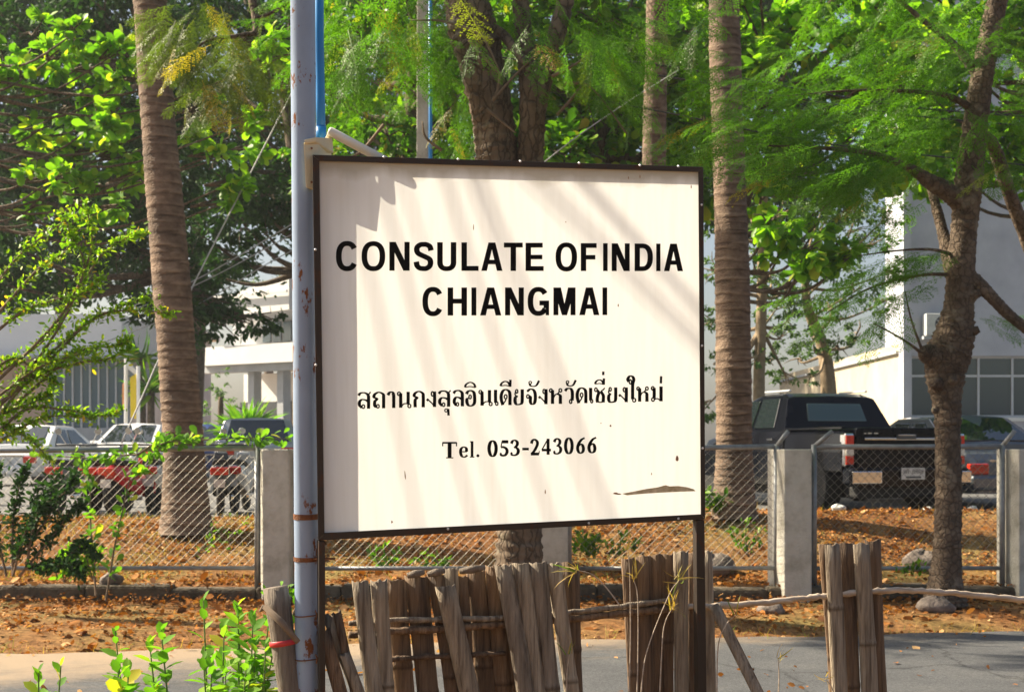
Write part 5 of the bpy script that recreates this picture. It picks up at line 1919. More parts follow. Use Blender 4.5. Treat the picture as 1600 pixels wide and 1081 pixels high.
# ------------------------------------------------------------------ buildings at the left
LY = 46.0
lb = thing('low_building', 'low white building with a broad fascia and glass front at the left edge', 'building', tuple(P(60, 690, LY)))
xa, xb = P(-260, 0, LY)[0], P(190, 0, LY)[0]
box_part('fascia', lb, (xa, LY, P(0, 556, LY)[2]), (xb, LY + 6, P(0, 491, LY)[2]), M['slab_white'])
box_part('soffit', lb, (xa, LY - .5, P(0, 560, LY)[2]), (xb + .3, LY + 6, P(0, 556, LY)[2] - .01), M['grey_wall'])
gz0, gz1 = P(0, 668, LY)[2], P(0, 560, LY)[2] - .02
for i in range(9):
    a = P(75 + i * 13.5, 0, LY + .5)[0]
    c = P(75 + (i + 1) * 13.5, 0, LY + .5)[0]
    MB().box((a, LY + .5, gz0), (c - .05, LY + .53, gz1)).build('pane', M['window_blue'], lb)
    MB().box((c - .05, LY + .44, gz0), (c, LY + .56, gz1)).build('mullion', M['alu'], lb)
box_part('wall', lb, (xa, LY + .4, GZ), (P(75, 0, LY + .5)[0], LY + .7, gz1), M['pink_wall'])
box_part('base_wall', lb, (P(75, 0, LY + .5)[0], LY + .38, GZ), (xb, LY + .68, gz0), M['grey_wall'])
box_part('back_wall', lb, (xa, LY + 1.2, GZ), (xb - .1, LY + 1.4, gz1), M['grey_wall'])

MY = 72.0
cb = thing('canopy_building', 'white two storey building with flat slabs and small arches left of the pole', 'building', tuple(P(390, 680, MY)))


def pbox(name, px0, px1, py0, py1, Y, dep, material, parent=cb):
    a, c = P(px0, py1, Y), P(px1, py0, Y)
    return MB().box((a[0], Y, a[2]), (c[0], Y + dep, c[2])).build(name, material, parent)


def slope_slab(name, px0, px1, yl0, yl1, yr0, yr1, Y, dep, material):
    q = [P(px0, yl1, Y), P(px1, yr1, Y), P(px1, yr0, Y), P(px0, yl0, Y)]
    return MB().hexa(q, [p + np.array([0, dep, 0]) for p in q]).build(name, material, cb)


slope_slab('roof_slab', 355, 560, 476, 500, 440, 492, MY - 3, 9, M['slab_white'])
pbox('parapet_rail', 365, 560, 462, 466, MY - 3.2, .1, M['slab_white'])
pbox('upper_wall', 352, 560, 494, 542, MY, 5, M['grey_wall'])
for i in range(5):
    pbox('window', 420 + i * 22, 437 + i * 22, 506, 536, MY - .05, .06, M['window_blue'])
pbox('balcony_slab', 350, 560, 541, 570, MY - 2.5, 7, M['slab_white'])
pbox('beam', 306, 560, 571, 582, MY - 2.2, .5, M['grey_wall'])
pbox('ground_wall', 350, 560, 584, 628, MY + 1.0, .4, M['slab_white'])
pbox('base', 352, 560, 628, 690, MY + .6, .4, M['dark_metal'])
for px in (437, 500):
    pbox('column', px, px + 13, 582, 690, MY - 1.8, .5, M['grey_wall'])
# wall with two small arches
ar = MB()
aw = [P(306, 542, MY - 1)[0], P(348, 542, MY - 1)[0]]
pbox('arch_wall', 306, 311, 545, 571, MY - 1, .4, M['slab_white'])
for (c0, c1) in ((311, 322), (329, 340)):
    # arch band
    mb = MB()
    cxp = (c0 + c1) / 2
    rp = (c1 - c0) / 2
    N_ = 10
    for k in range(N_):
        a0, a1 = math.pi * k / N_, math.pi * (k + 1) / N_
        q = [P(cxp - (rp + 5) * math.cos(a0), 553 - (rp + 4) * math.sin(a0), MY - 1), P(cxp - rp * math.cos(a0), 553 - rp * math.sin(a0), MY - 1), P(cxp - rp * math.cos(a1), 553 - rp * math.sin(a1), MY - 1), P(cxp - (rp + 5) * math.cos(a1), 553 - (rp + 4) * math.sin(a1), MY - 1)]
        mb.hexa(q, [p + np.array([0, .4, 0]) for p in q])
    mb.build('arch', M['slab_white'], cb)
    pbox('arch_window', c0, c1, 545, 571, MY - .7, .05, M['window_blue'])
pbox('arch_wall', 323, 328, 553, 571, MY - 1, .4, M['slab_white'])
pbox('arch_wall', 341, 350, 553, 571, MY - 1, .4, M['slab_white'])

cb.rotation_euler.z = R(-36)          # its right end stands nearer, so its front takes the sun

# far white haze-lit house between the palm and low building
hb = thing('distant_house', 'distant pale house seen between the low building and the left palm', 'building', tuple(P(230, 690, 95)))
pbox('wall', 150, 300, 520, 690, 95, 6, M['grey_wall'], hb)
pbox('roof', 140, 305, 512, 520, 94, 8, M['slab_white'], hb)
for i in range(4):
    pbox('window', 165 + i * 30, 182 + i * 30, 560, 620, 94.9, .08, M['window_blue'], hb)

# yellow and orange banners on poles
bn = thing('banner', 'yellow vertical banner on a pale post before the low building', 'banner', tuple(P(211, 680, 40)))
MB().tube([P(216, 690, 40), P(216, 572, 40)], .05, 8).build('post', M['slab_white'], bn)
mb = MB()
q = [P(203, 590, 40), P(215, 582, 40), P(215, 655, 40), P(204, 652, 40)]
mb.hexa(q, [p + np.array([0.02, .05, 0]) for p in q])
mb.build('cloth', M['yellow_cloth'], bn)
bn = thing('banner', 'orange and white banner beside the yellow one before the low building', 'banner', tuple(P(196, 680, 40.5)))
MB().tube([P(197, 690, 40.5), P(197, 560, 40.5)], .05, 8).build('post', M['slab_white'], bn)
mb = MB()
q = [P(191, 600, 40.5), P(196.5, 596, 40.5), P(196.5, 640, 40.5), P(191, 640, 40.5)]
mb.hexa(q, [p + np.array([0.02, .05, 0]) for p in q])
mb.build('cloth', M['orange_cloth'], bn)
mb = MB()
q = [P(198, 562, 40.5), P(214, 580, 40.5), P(214, 588, 40.5), P(198, 575, 40.5)]
mb.hexa(q, [p + np.array([0.02, .05, 0]) for p in q])
mb.build('pennant', M['slab_white'], bn)

# concrete utility pole behind the forked tree, with a blue pipe
up = thing('utility_pole', 'pale concrete utility pole with a blue pipe left of the forked tree', 'pole', tuple(P(661, 690, 21)))
a, c = P(661, 760, 21), P(661, -150, 21)
q = [(a[0] - .105, 20.9, .6), (a[0] + .105, 20.9, .6), (a[0] + .105, 21.12, .6), (a[0] - .105, 21.12, .6)]
q2 = [(c[0] - .075, 20.93, c[2]), (c[0] + .075, 20.93, c[2]), (c[0] + .075, 21.08, c[2]), (c[0] - .075, 21.08, c[2])]
MB().hexa(q, q2).build('shaft', M['concrete'], up, bevel=.01)
MB().tube([P(673, 700, 20.9), P(672, -150, 20.9)], .03, 8).build('pipe', M['blue_pvc'], up, smooth=True)


# ------------------------------------------------------------------ vehicles
def wheel(parent, x, y, r=.33, w=.22, z=None):
    z = r if z is None else z
    o = MB().lathe([(r * .70, -w / 2), (r * .96, -w / 2), (r, -w * .35), (r, w * .35), (r * .96, w / 2), (r * .70, w / 2)], (x, y, z), 24, 'y').build('tyre', M['tyre'], parent, smooth=False)
    s_ = 1 if y > 0 else -1
    mb = MB().lathe([(r * .69, s_ * w * .30), (r * .66, s_ * w * .46), (r * .2, s_ * w * .40), (r * .1, s_ * w * .5)], (x, y, z), 20, 'y')
    mb.build('rim', M['chrome'], o)
    return o


def loft(rows):
    """rows: list of stations, each a list of 3D points (open section); returns MB"""
    mb = MB()
    n = len(rows[0])
    v = [p for r_ in rows for p in r_]
    f = []
    for i in range(len(rows) - 1):
        for j in range(n - 1):
            f.append((i * n + j, i * n + j + 1, (i + 1) * n + j + 1, (i + 1) * n + j))
    f.append(tuple(range(n))[::-1])
    f.append(tuple((len(rows) - 1) * n + j for j in range(n)))
    return mb.add(v, f)


def sect(x, pts):
    """half section (y, z) bottom to top -> full closed-over section"""
    r_ = [(x, -y, z) for y, z in pts]
    l_ = [(x, y, z) for y, z in reversed(pts)]
    return r_ + l_


def quad_panel(name, parent, q, off, material, th=.012, inset=0.0, bevel=.01):
    """thin raised panel on four corners (3D), moved out by off along its normal"""
    q = [np.array(p, float) for p in q]
    c = sum(q) / 4
    q = [c + (p - c) * (1 - inset) for p in q]
    n = np.cross(q[1] - q[0], q[3] - q[0])
    n /= np.linalg.norm(n)
    a = [p + n * off for p in q]
    b_ = [p + n * (off - th) for p in q]
    return MB().hexa(a, b_).build(name, material, parent, bevel=bevel)


def pickup():
    h = R(90 + 16.5)
    cx, cy = P(1412, 0, 19.0)[0], 19.0
    t = thing('pickup_truck', 'black double cab pickup truck parked with its tailgate to the fence', 'pickup truck', (cx, cy, GZ), None, h)
    bl, bk = M['black_paint'], M['car_glass']
    # local: x forward, y left, z up; tailgate at x=0
    # load bed
    bed_l = loft([sect(x, [(.80, .50), (.875, .56), (.885, .80), (.86, 1.05), (.80, 1.10)]) for x in (0.03, .25, 1.0, 1.62)])
    bed_l.build('load_bed', bl, t, bevel=.015)
    for s_ in (1, -1):
        MB().box((.05, s_ * .84 - .03, 1.095), (1.62, s_ * .84 + .03, 1.13)).build('bed_rail', bl, t, bevel=.012)
    tg = loft([sect(x, [(.70, .60), (.715, .62), (.715, 1.09), (.69, 1.115)]) for x in (-.045, .05)]).build('tailgate', bl, t, bevel=.02)
    MB().box((-.066, -.60, .955), (-.047, .60, .985)).build('chrome_strip', M['chrome'], tg, bevel=.006)
    MB().box((-.080, -.14, .965), (-.048, .14, 1.022)).build('handle', M['dark_metal'], tg, bevel=.01)
    MB().box((-.084, -.12, 1.012), (-.070, .12, 1.026)).build('handle_trim', M['chrome'], tg, bevel=.003)
    for (ya, yb) in ((.40, .46), (.49, .55), (.57, .60)):
        MB().box((-.050, ya, 1.032), (-.046, yb, 1.048)).build('badge', M['chrome'], tg)
    for s_ in (1, -1):
        hs = MB().box((-.05, min(s_ * .745, s_ * .872), .62), (.10, max(s_ * .745, s_ * .872), 1.04)).build('tail_lamp', M['chrome'], t, bevel=.02)
        ya, yb = sorted((s_ * .752, s_ * .864))
        MB().box((-.062, ya, .90), (-.045, yb, 1.01)).build('lamp_lens', M['tail_red'], hs, bevel=.006)
        MB().box((-.062, ya, .76), (-.045, yb, .85)).build('lamp_lens', M['lamp_clear'], hs, bevel=.006)
        MB().box((-.062, ya, .64), (-.045, yb, .75)).build('lamp_lens', M['tail_red'], hs, bevel=.006)
    bp = loft([sect(x, [(.60 + .2 * k, .36), (.68 + .2 * k, .40), (.68 + .2 * k, .57), (.62 + .2 * k, .60)]) for x, k in ((-.20, .9), (-.16, 1.0), (.02, 1.0))]).build('bumper', bl, t, bevel=.02)
    for s_ in (1, -1):
        ya, yb = sorted((s_ * .44, s_ * .86))
        MB().box((-.222, ya, .40), (-.198, yb, .56)).build('bumper_corner', M['chrome'], bp, bevel=.012)
    pt = MB().box((-.232, -.17, .45), (-.222, .17, .60)).build('number_plate', M['plate_white'], bp, bevel=.004)
    # the characters of the plate, as far as they can be read
    for k, w_ in enumerate((.030, .030, .0, .028, .028, .028, .028)):
        if w_ == 0:
            continue
        yy = .125 - k * .042
        mb = MB()
        mb.box((-.2345, yy - w_ / 2, .525), (-.2335, yy - w_ / 2 + .007, .580))
        mb.box((-.2345, yy + w_ / 2 - .007, .525), (-.2335, yy + w_ / 2, .580))
        mb.box((-.2346, yy - w_ / 2 + .007, .574 if k % 2 else .548), (-.2336, yy + w_ / 2 - .007, .580 if k % 2 else .555))
        o = mb.build('plate_character', M['black_vinyl'], pt)
        o['kind'] = 'stuff'
    MB().box((-.2345, -.11, .468), (-.2335, .11, .492)).build('plate_line', M['dark_metal'], pt)
    MB().box((.12, -.62, .20), (4.3, .62, .48)).build('shade_chassis', M['tyre'], t, bevel=.03)  # black underbody boxes, added to give the dark shade beneath the truck
    MB().box((-.12, -.74, .22), (.10, .74, .37)).build('shade_valance', M['tyre'], t, bevel=.03)
    # cab body
    cab_low = [sect(1.66, [(.80, .34), (.88, .42), (.89, .80), (.865, 1.10)]), sect(2.4, [(.80, .34), (.89, .42), (.90, .80), (.87, 1.10)]), sect(3.3, [(.80, .34), (.89, .42), (.90, .80), (.87, 1.08)]),
               sect(3.7, [(.80, .34), (.89, .42), (.89, .78), (.84, 1.06)]), sect(4.4, [(.80, .34), (.88, .42), (.87, .76), (.76, .98)]), sect(4.75, [(.74, .36), (.80, .42), (.78, .70), (.66, .86)])]
    loft(cab_low).build('cab_body', bl, t, bevel=.02)
    rk = [(1.68, .82, 1.10), (1.86, .66, 1.56), (2.15, .655, 1.615), (2.75, .65, 1.62), (3.05, .62, 1.57), (3.72, .78, 1.07)]
    rows = [sect(1.67, [(.855, 1.085), (.845, 1.105)]), sect(1.90, [(.855, 1.085), (.68, 1.55)]), sect(2.10, [(.855, 1.085), (.665, 1.60)]), sect(2.75, [(.855, 1.085), (.66, 1.60)]), sect(3.05, [(.855, 1.07), (.64, 1.555)]), sect(3.74, [(.83, 1.05), (.80, 1.075)])]
    rows = [[(r_[0][0], r_[0][1], r_[0][2]), r_[1], (r_[1][0] + (0), r_[1][1] * .86, r_[1][2] + .022), (r_[1][0], 0, r_[1][2] + .035), (r_[2][0], r_[2][1] * .86, r_[2][2] + .022), r_[2], r_[3]] for r_ in rows]
    loft(rows).build('cab_roof', bl, t, bevel=.02, smooth=False)
    # rear window, on the sloping back of the cab
    quad_panel('rear_window', t, [(1.735, .46, 1.22), (1.735, -.46, 1.22), (1.855, -.42, 1.47), (1.855, .42, 1.47)], .026, M['reflection_glass'], .03, 0.0, .012)
    for s_ in (1, -1):
        def sw(x0, x1, z0, z1, tx0=0.0, tx1=0.0):
            def yy(z):
                return s_ * (.862 - (z - 1.085) / .515 * .19)
            q = [(x0, yy(z0), z0), (x1, yy(z0), z0), (x1 + tx1, yy(z1), z1), (x0 + tx0, yy(z1), z1)]
            if s_ > 0:
                q = q[::-1]
            quad_panel('side_window', t, q, .012, bk, .03, 0.0, .008)
        sw(1.98, 2.62, 1.13, 1.55, .10, 0)
        sw(2.70, 3.50, 1.12, 1.53, 0, -.42)
        MB().box((1.98, s_ * .60 - .02, 1.645), (2.75, s_ * .60 + .02, 1.675)).build('roof_rail', M['alu'], t, bevel=.01)
        MB().box((3.25, s_ * .93 - .10, 1.10), (3.40, s_ * .93 + .10, 1.26)).build('wing_mirror', bl, t, bevel=.03)
        for x in (.78, 3.95):
            wheel(t, x, s_ * .76, .36, .24)
        for x in (2.62, 1.93):
            MB().box((x, s_ * .900 - .012, .96), (x + .16, s_ * .900 + .012, .99)).build('door_handle', M['chrome'], t, bevel=.005)
    quad_panel('windshield', t, [(3.70, -.68, 1.10), (3.70, .68, 1.10), (3.10, .54, 1.54), (3.10, -.54, 1.54)], .02, bk)
    return t


pickup()


def car(name, label, px, Y, heading, paint, L_=4.4, Wd=1.74, H=1.45, rear_red=True, style='sedan', seed=0, cat='car'):
    """local x forward, origin under the middle of the car"""
    t = thing(name, label, cat, (P(px, 0, Y)[0], Y, GZ), None, R(heading))
    hw = Wd / 2
    k = H / 1.45
    belt = .90 * k
    a = -L_ / 2
    if style == 'sedan':
        prof = [(a + .02, .80, .72), (a + .12, .93, .86), (a + .85, .97, .93), (a + 3.15, 1.0, .95), (a + 3.5, .99, .90), (a + L_ - .35, .95, .74), (a + L_ - .02, .82, .60)]
        gh = [(a + .62, .92), (a + 1.35, H), (a + 2.35, H), (a + 3.25, .93)]
    else:
        prof = [(a + .02, .86, .88), (a + .10, .96, .95), (a + .85, .99, .97), (a + 3.0, 1.0, .98), (a + 3.35, .99, .94), (a + L_ - .35, .95, .80), (a + L_ - .02, .84, .62)]
        gh = [(a + .14, .96), (a + .50, H - .02), (a + 2.35, H), (a + 3.15, .97)]
    rows = []
    for (x, wf, zt_) in prof:
        zt_ *= k
        rows.append(sect(x, [(hw * wf * .90, .22), (hw * wf, .32), (hw * wf * 1.01, .55 * k), (hw * wf * .985, zt_ * .93), (hw * wf * .90, zt_)]))
    loft(rows).build('body', paint, t, bevel=.03, smooth=False)
    tp = .74
    zb0 = belt - .03
    rr = []
    for i, (x, z) in enumerate(gh):
        top = i in (1, 2)
        y1 = hw * (tp if top else .90)
        xb = x + (-.25 if i == 1 else (.35 if i == 2 else 0))
        rr.append([(xb, -hw * .93, zb0), (x, -y1, z - (.03 if top else 0)), (x, -y1 * .7, z), (x, 0, z + .02), (x, y1 * .7, z), (x, y1, z - (.03 if top else 0)), (xb, hw * .93, zb0)])
    loft(rr).build('cabin', paint, t, bevel=.02)
    G = M['car_glass']

    def lerp(p, q, u):
        return tuple(np.array(p) * (1 - u) + np.array(q) * u)
    (xr, zr), (x1, z1), (x2, z2), (xf, zf) = gh
    quad_panel('rear_window', t, [(xr, hw * .80, zr), (xr, -hw * .80, zr), (x1, -hw * .66, z1 - .02), (x1, hw * .66, z1 - .02)], .028, G, .03, .10)
    quad_panel('windshield', t, [(xf, -hw * .82, zf), (xf, hw * .82, zf), (x2, hw * .66, z2 - .02), (x2, -hw * .66, z2 - .02)], .028, G, .03, .08)
    for s_ in (1, -1):
        xm = (x1 + x2) / 2
        for (b0, b1, t0, t1) in ((xr + .32, xm - .04, x1 + .06, xm - .04), (xm + .04, xf - .25, xm + .04, x2 - .02)):
            q = [(b0, s_ * hw * .925, zb0 + .06), (b1, s_ * hw * .925, zb0 + .06), (t1, s_ * hw * (tp + .02), H - .10), (t0, s_ * hw * (tp + .02), H - .10)]
            if s_ > 0:
                q = q[::-1]
            quad_panel('side_window', t, q, .014, G, .03)
        for x in (a + .80, a + L_ - .85):
            wheel(t, x, s_ * (hw - .13), .31, .20)
        ya, yb = sorted((s_ * hw * .52, s_ * hw * .86))
        zz = prof[0][2] * k
        MB().box((a - .012, ya, zz - .17), (a + .10, yb, zz - .02)).build('tail_lamp', M['tail_red'], t, bevel=.02)
        zz = prof[-1][2] * k
        MB().box((a + L_ - .12, ya, zz - .13), (a + L_ + .006, yb, zz - .01)).build('headlamp', M['lamp_clear'], t, bevel=.02)
        MB().box((x2 + .45, s_ * (hw + .08) - .09, belt), (x2 + .56, s_ * (hw + .08) + .09, belt + .13)).build('wing_mirror', paint, t, bevel=.03)
    for (x0, x1_) in ((a - .06, a + .12), (a + L_ - .12, a + L_ + .06)):
        MB().box((x0, -hw * .84, .26), (x1_, hw * .84, .48)).build('bumper', paint, t, bevel=.05)
    MB().box((a - .075, -.17, .50), (a - .04, .17, .61)).build('number_plate', M['plate_white'], t)
    MB().box((a + L_ + .04, -.17, .38), (a + L_ + .075, .17, .49)).build('number_plate', M['plate_white'], t)
    MB().box((a - .02, -.45, .66), (a + .03, .45, .69)).build('chrome_trim', M['chrome'], t)
    return t


car('parked_sedan', 'steel grey sedan with red tail lamps parked right of the pickup truck', 1470, 22.65, 90 + 12, M['grey_paint'], H=1.32)
car('parked_wagon', 'white parked car with a sky reflecting windscreen seen above the left fence', 218, 38, -98, M['white_paint'], H=1.47, style='wagon')
car('parked_wagon', 'dark parked car with a pale roof between the left palm and the steel pole', 402, 31, 100, M['silver_paint'], H=1.46, style='wagon')
car('parked_sedan', 'blue parked car mostly hidden behind the left palm trunk', 330, 42, 95, M['blue_paint'], H=1.5)
car('parked_sedan', 'white car parked far behind the dark bush at the left edge', 70, 35, 90 - 6, M['white_paint'], H=1.38)


def scooter(px, Y, heading, label, paint):
    t = thing('motor_scooter', label, 'scooter', (P(px, 0, Y)[0], Y, GZ), 'scooters parked behind the left fence', R(heading))
    for x in (-.6, .6):
        MB().lathe([(.18, -.045), (.25, -.045), (.275, -.02), (.275, .02), (.25, .045), (.18, .045)], (x, 0, .275), 20, 'y').build('wheel', M['tyre'], t)
    loft([sect(-.78, [(.05, .55), (.09, .62), (.06, .74)]), sect(-.45, [(.10, .40), (.16, .55), (.12, .74)]), sect(-.1, [(.12, .30), (.16, .45), (.10, .70)]), sect(.15, [(.10, .26), (.12, .32), (.08, .38)])]).build('body', paint, t, bevel=.02)
    loft([sect(-.72, [(.10, .74), (.12, .78), (.08, .83)]), sect(-.05, [(.11, .70), (.13, .74), (.09, .79)])]).build('seat', M['tyre'], t, bevel=.02)
    loft([sect(.25, [(.14, .30), (.18, .50), (.10, .92)]), sect(.36, [(.12, .30), (.16, .50), (.08, .95)])]).build('leg_shield', paint, t, bevel=.02)
    MB().tube([(.60, 0, .275), (.42, 0, .85), (.36, 0, 1.02)], .03, 8).build('fork', M['chrome'], t, smooth=True)
    MB().tube([(.30, .34, 1.04), (.37, .12, 1.04), (.37, -.12, 1.04), (.30, -.34, 1.04)], .016, 8).build('handlebar', M['dark_metal'], t, smooth=True)
    MB().box((-.86, -.08, .42), (-.84, .08, .54)).build('number_plate', M['plate_white'], t)
    MB().box((-.84, -.13, .60), (-.76, .13, .71)).build('tail_lamp', M['tail_red'], t, bevel=.015)
    MB().lathe([(.06, .40), (.085, .43), (.06, .50)], (0, 0, .98), 14, 'x').build('headlamp', M['lamp_clear'], t)
    for s_ in (1, -1):
        MB().tube([(.34, s_ * .2, 1.05), (.30, s_ * .30, 1.22)], .008, 6).build('mirror_stem', M['chrome'], t)
        MB().lathe([(.05, -.01), (.055, 0), (.04, .012)], (.30, s_ * .31, 1.25), 12, 'x').build('mirror', M['chrome'], t)
    MB().box((-.5, -.20, .22), (-.15, -.14, .30)).build('exhaust', M['chrome'], t, bevel=.02)
    return t


for (px_, y_, h_, paint_, lab_) in ((172, 19.0, 82, 'silver_paint', 'silver scooter with a red tail lamp, parked behind the vine on the left fence'), (213, 18.9, 74, 'red_paint', 'only red bodied scooter, parked behind the left fence before the palm'), (245, 19.6, 95, 'silver_paint', 'silver scooter just left of the palm trunk'),
                                    (112, 19.4, 88, 'dark_metal', 'dark scooter behind the bush at the left'), (345, 19.0, 100, 'dark_metal', 'dark scooter with a red tail lamp right of the palm trunk'), (376, 19.7, 92, 'silver_paint', 'silver scooter between the palm and the first concrete post')):
    scooter(px_, y_, h_, lab_, M[paint_]).scale = (.86, .86, .86)


# ------------------------------------------------------------------ background trees
def gclumps(x0, x1, y0, y1, nx, ny, Y, dY, rng, jit=.45, rmul=.85, skip=None):
    out = []
    sx, sy = (x1 - x0) / nx, (y1 - y0) / ny
    for i in range(nx):
        for j in range(ny):
            px = x0 + sx * (i + .5 + rng.uniform(-jit, jit))
            py = y0 + sy * (j + .5 + rng.uniform(-jit, jit))
            if skip and skip(px, py):
                continue
            y = Y + rng.uniform(-dY, dY)
            r = max(sx, sy) * rmul * rng.uniform(.7, 1.15)
            out.append((P(px, py, y), r / FPX * y, (r / 60.0) ** 2))
    return out


rg = np.random.default_rng(5)
# dark evergreen at the left
broad_tree('evergreen_tree', 'large dark evergreen tree filling the upper left behind the palm', P(287, 690, 31), [P(289, 700, 31), P(280, 500, 31), P(262, 300, 31), P(230, 100, 31)],
           gclumps(-90, 330, -60, 445, 6, 7, 31, 1.8, rg) + px_clumps([(330, 470, 45), (390, 505, 32), (425, 500, 24), (350, 510, 35), (300, 500, 40), (215, 500, 20), (250, 490, 26)], 30, .8, rg),
           620, .17, 'leaf', M['dark_leaf'], M['bark'], 11, trunk_r=(.35, .18))
broad_tree('evergreen_tree', 'dark small leaved tree between the left palm and the steel pole', P(476, 690, 33), [P(477, 720, 33), P(475, 500, 33), P(468, 300, 33), P(440, 100, 33)],
           gclumps(290, 500, -60, 380, 4, 6, 33, 1.5, rg, rmul=.8) + px_clumps([(360, 400, 40), (330, 430, 40), (440, 330, 40), (410, 360, 30)], 32.5, .8, rg), 560, .16, 'leaf', M['dark_leaf'], M['bark'], 12, trunk_r=(.3, .15))
# bright broad-leaved branches in front of it
broad_tree('almond_tree', 'tree with large bright sunlit round leaves at the upper left', P(-40, 690, 22), [P(-60, 790, 22), P(-60, 500, 22), P(-40, 300, 22), P(-20, 100, 22)],
           px_clumps([(40, 120, 38), (85, 90, 40), (130, 105, 40), (180, 85, 36), (205, 120, 36), (150, 140, 30), (60, 205, 26), (110, 170, 34), (160, 190, 40), (200, 175, 34), (130, 235, 36), (180, 240, 36), (70, 225, 24), (90, 275, 28), (150, 285, 34), (200, 280, 26), (55, 270, 22), (130, 320, 28), (60, 320, 22), (185, 320, 24), (120, 50, 30), (60, 50, 34), (10, 90, 40), (300, 205, 26), (340, 240, 24), (385, 235, 26), (370, 285, 26), (345, 320, 22), (395, 190, 24), (420, 60, 34), (440, 90, 30), (320, 170, 26)], 22, .9, rg),
           330, .20, 'round', M['bright_leaf'], M['bark'], 13, trunk_r=(.2, .045), limbs=True, droop=-.15)
# behind the sign
broad_tree('shade_tree', 'mid green leafy tree filling the view above the left half of the sign', P(640, 690, 27), [P(640, 740, 27), P(640, 500, 27), P(640, 250, 27), P(650, 60, 27)],
           gclumps(480, 780, -70, 330, 6, 6, 27, 1.8, rg), 330, .21, 'leaf', M['mid_leaf'], M['bark'], 14, trunk_r=(.25, .12))
broad_tree('shade_tree', 'leafy green tree behind the forked trunk, above the right half of the sign', P(960, 690, 25), [P(960, 740, 25), P(955, 500, 25), P(950, 250, 25), P(940, 60, 25)],
           gclumps(760, 1110, -70, 340, 7, 6, 25, 1.8, rg), 300, .22, 'round', M['mid_leaf'], M['bark'], 15, trunk_r=(.25, .12))
broad_tree('shade_tree', 'bright leafy tree crown between the right palm and the knobbly tree', P(1149, 690, 24), [P(1149, 740, 24), P(1149, 560, 24), P(1155, 400, 24), P(1200, 100, 24)],
           gclumps(1060, 1440, -70, 300, 7, 6, 24, 1.6, rg, skip=lambda x, y: y > 250 and (1260 < x < 1330)) + px_clumps([(1205, 340, 34), (1240, 360, 32), (1225, 390, 26), (1270, 385, 30), (1290, 405, 26), (1250, 415, 24), (1330, 400, 22), (1190, 310, 34), (1310, 390, 26), (1275, 360, 24)], 22, .6, rg), 230, .24, 'round', M['bright_leaf'], M['bark_grey'], 16, trunk_r=(.11, .07))
broad_tree('shade_tree', 'leafy tree crown in the upper right corner beyond the knobbly tree', P(1640, 690, 28), [P(1660, 740, 28), P(1650, 500, 28), P(1640, 250, 28), P(1600, 60, 28)],
           gclumps(1370, 1700, -70, 285, 6, 6, 28, 1.5, rg), 480, .21, 'round', M['bright_leaf'], M['bark'], 17, trunk_r=(.2, .1))
# a row of trees far behind
far = [(-120, 'at the far left'), (90, 'above the low building'), (300, 'behind the left palm'), (560, 'behind the lamp'), (800, 'behind the forked trunk'), (1040, 'behind the grey slender palm'), (1145, 'behind the right palm')]
for i, (px, wh) in enumerate(far):
    yy = 50 + (i % 3) * 4
    broad_tree('backdrop_tree', 'tall dense dark tree far behind, ' + wh, P(px, 690, yy), [P(px, 690, yy), P(px + 10, 450, yy), P(px, 200, yy)],
               gclumps(px - 150, px + 150, -140, (455 if px < 350 else 330), 4, 5, yy, 3, rg, rmul=.9), 330, .34, 'quad', M['dark_leaf'], M['bark'], 100 + i, trunk_r=(.4, .2), limbs=False, group='tall trees far behind')
# small hazy trees by the cream wall
broad_tree('slender_tree', 'slender small leaved tree with a straight sunlit-toned trunk by the cream wall', P(1190, 690, 29), [P(1188, 700, 29), P(1186, 600, 29), P(1190, 480, 29), P(1192, 350, 29), P(1195, 250, 29)],
           px_clumps([(1200, 360, 30), (1225, 330, 34), (1180, 400, 26), (1205, 430, 24), (1215, 480, 26), (1222, 530, 26), (1208, 570, 24), (1230, 590, 22), (1195, 500, 20), (1170, 330, 34), (1110, 340, 34), (1112, 420, 30), (1105, 500, 30), (1115, 570, 28), (1100, 640, 28), (1240, 440, 26), (1235, 500, 22), (1190, 450, 26), (1185, 560, 24)], 29.5, .7, rg), 1000, .10, 'leaf', M['pale_leaf'], M['bark_sunlit'], 18, trunk_r=(.13, .08))
broad_tree('slender_tree', 'small tree with fine pale foliage before the cream wall, left of the knobbly trunk', P(1292, 690, 30), [P(1297, 700, 30), P(1294, 600, 30), P(1285, 540, 30), P(1262, 480, 30), P(1258, 420, 30)],
           px_clumps([(1290, 340, 40), (1340, 330, 40), (1370, 380, 30), (1310, 420, 34), (1260, 470, 34), (1300, 480, 34), (1345, 450, 34), (1270, 530, 28), (1310, 540, 26), (1245, 560, 24), (1265, 590, 16), (1345, 520, 26), (1330, 360, 34), (1295, 300, 30), (1395, 330, 30), (1400, 420, 26), (1385, 470, 24), (1250, 400, 30), (1225, 450, 26)], 30, .9, rg), 1000, .10, 'leaf', M['pale_leaf'], M['bark_sunlit'], 19, trunk_r=(.19, .07))
broad_tree('distant_tree', 'rounded pale green tree beyond the roof slab left of the steel pole', P(420, 690, 110), [P(420, 690, 110), P(420, 470, 110)],
           px_clumps([(400, 455, 30), (430, 448, 28), (455, 440, 26), (380, 468, 18), (470, 455, 24)], 110, 2, rg), 500, .45, 'quad', M['pale_leaf'], M['bark'], 20, trunk_r=(.4, .3), limbs=False)
broad_tree('distant_tree', 'pale shrubby tree in front of the arched wall behind the left palm', P(345, 690, 60), [P(345, 690, 60), P(345, 620, 60)],
           px_clumps([(330, 620, 22), (350, 600, 20), (335, 650, 24), (365, 630, 18), (345, 580, 14)], 60, 1, rg), 420, .22, 'quad', M['pale_leaf'], M['bark'], 23, trunk_r=(.15, .1), limbs=False)


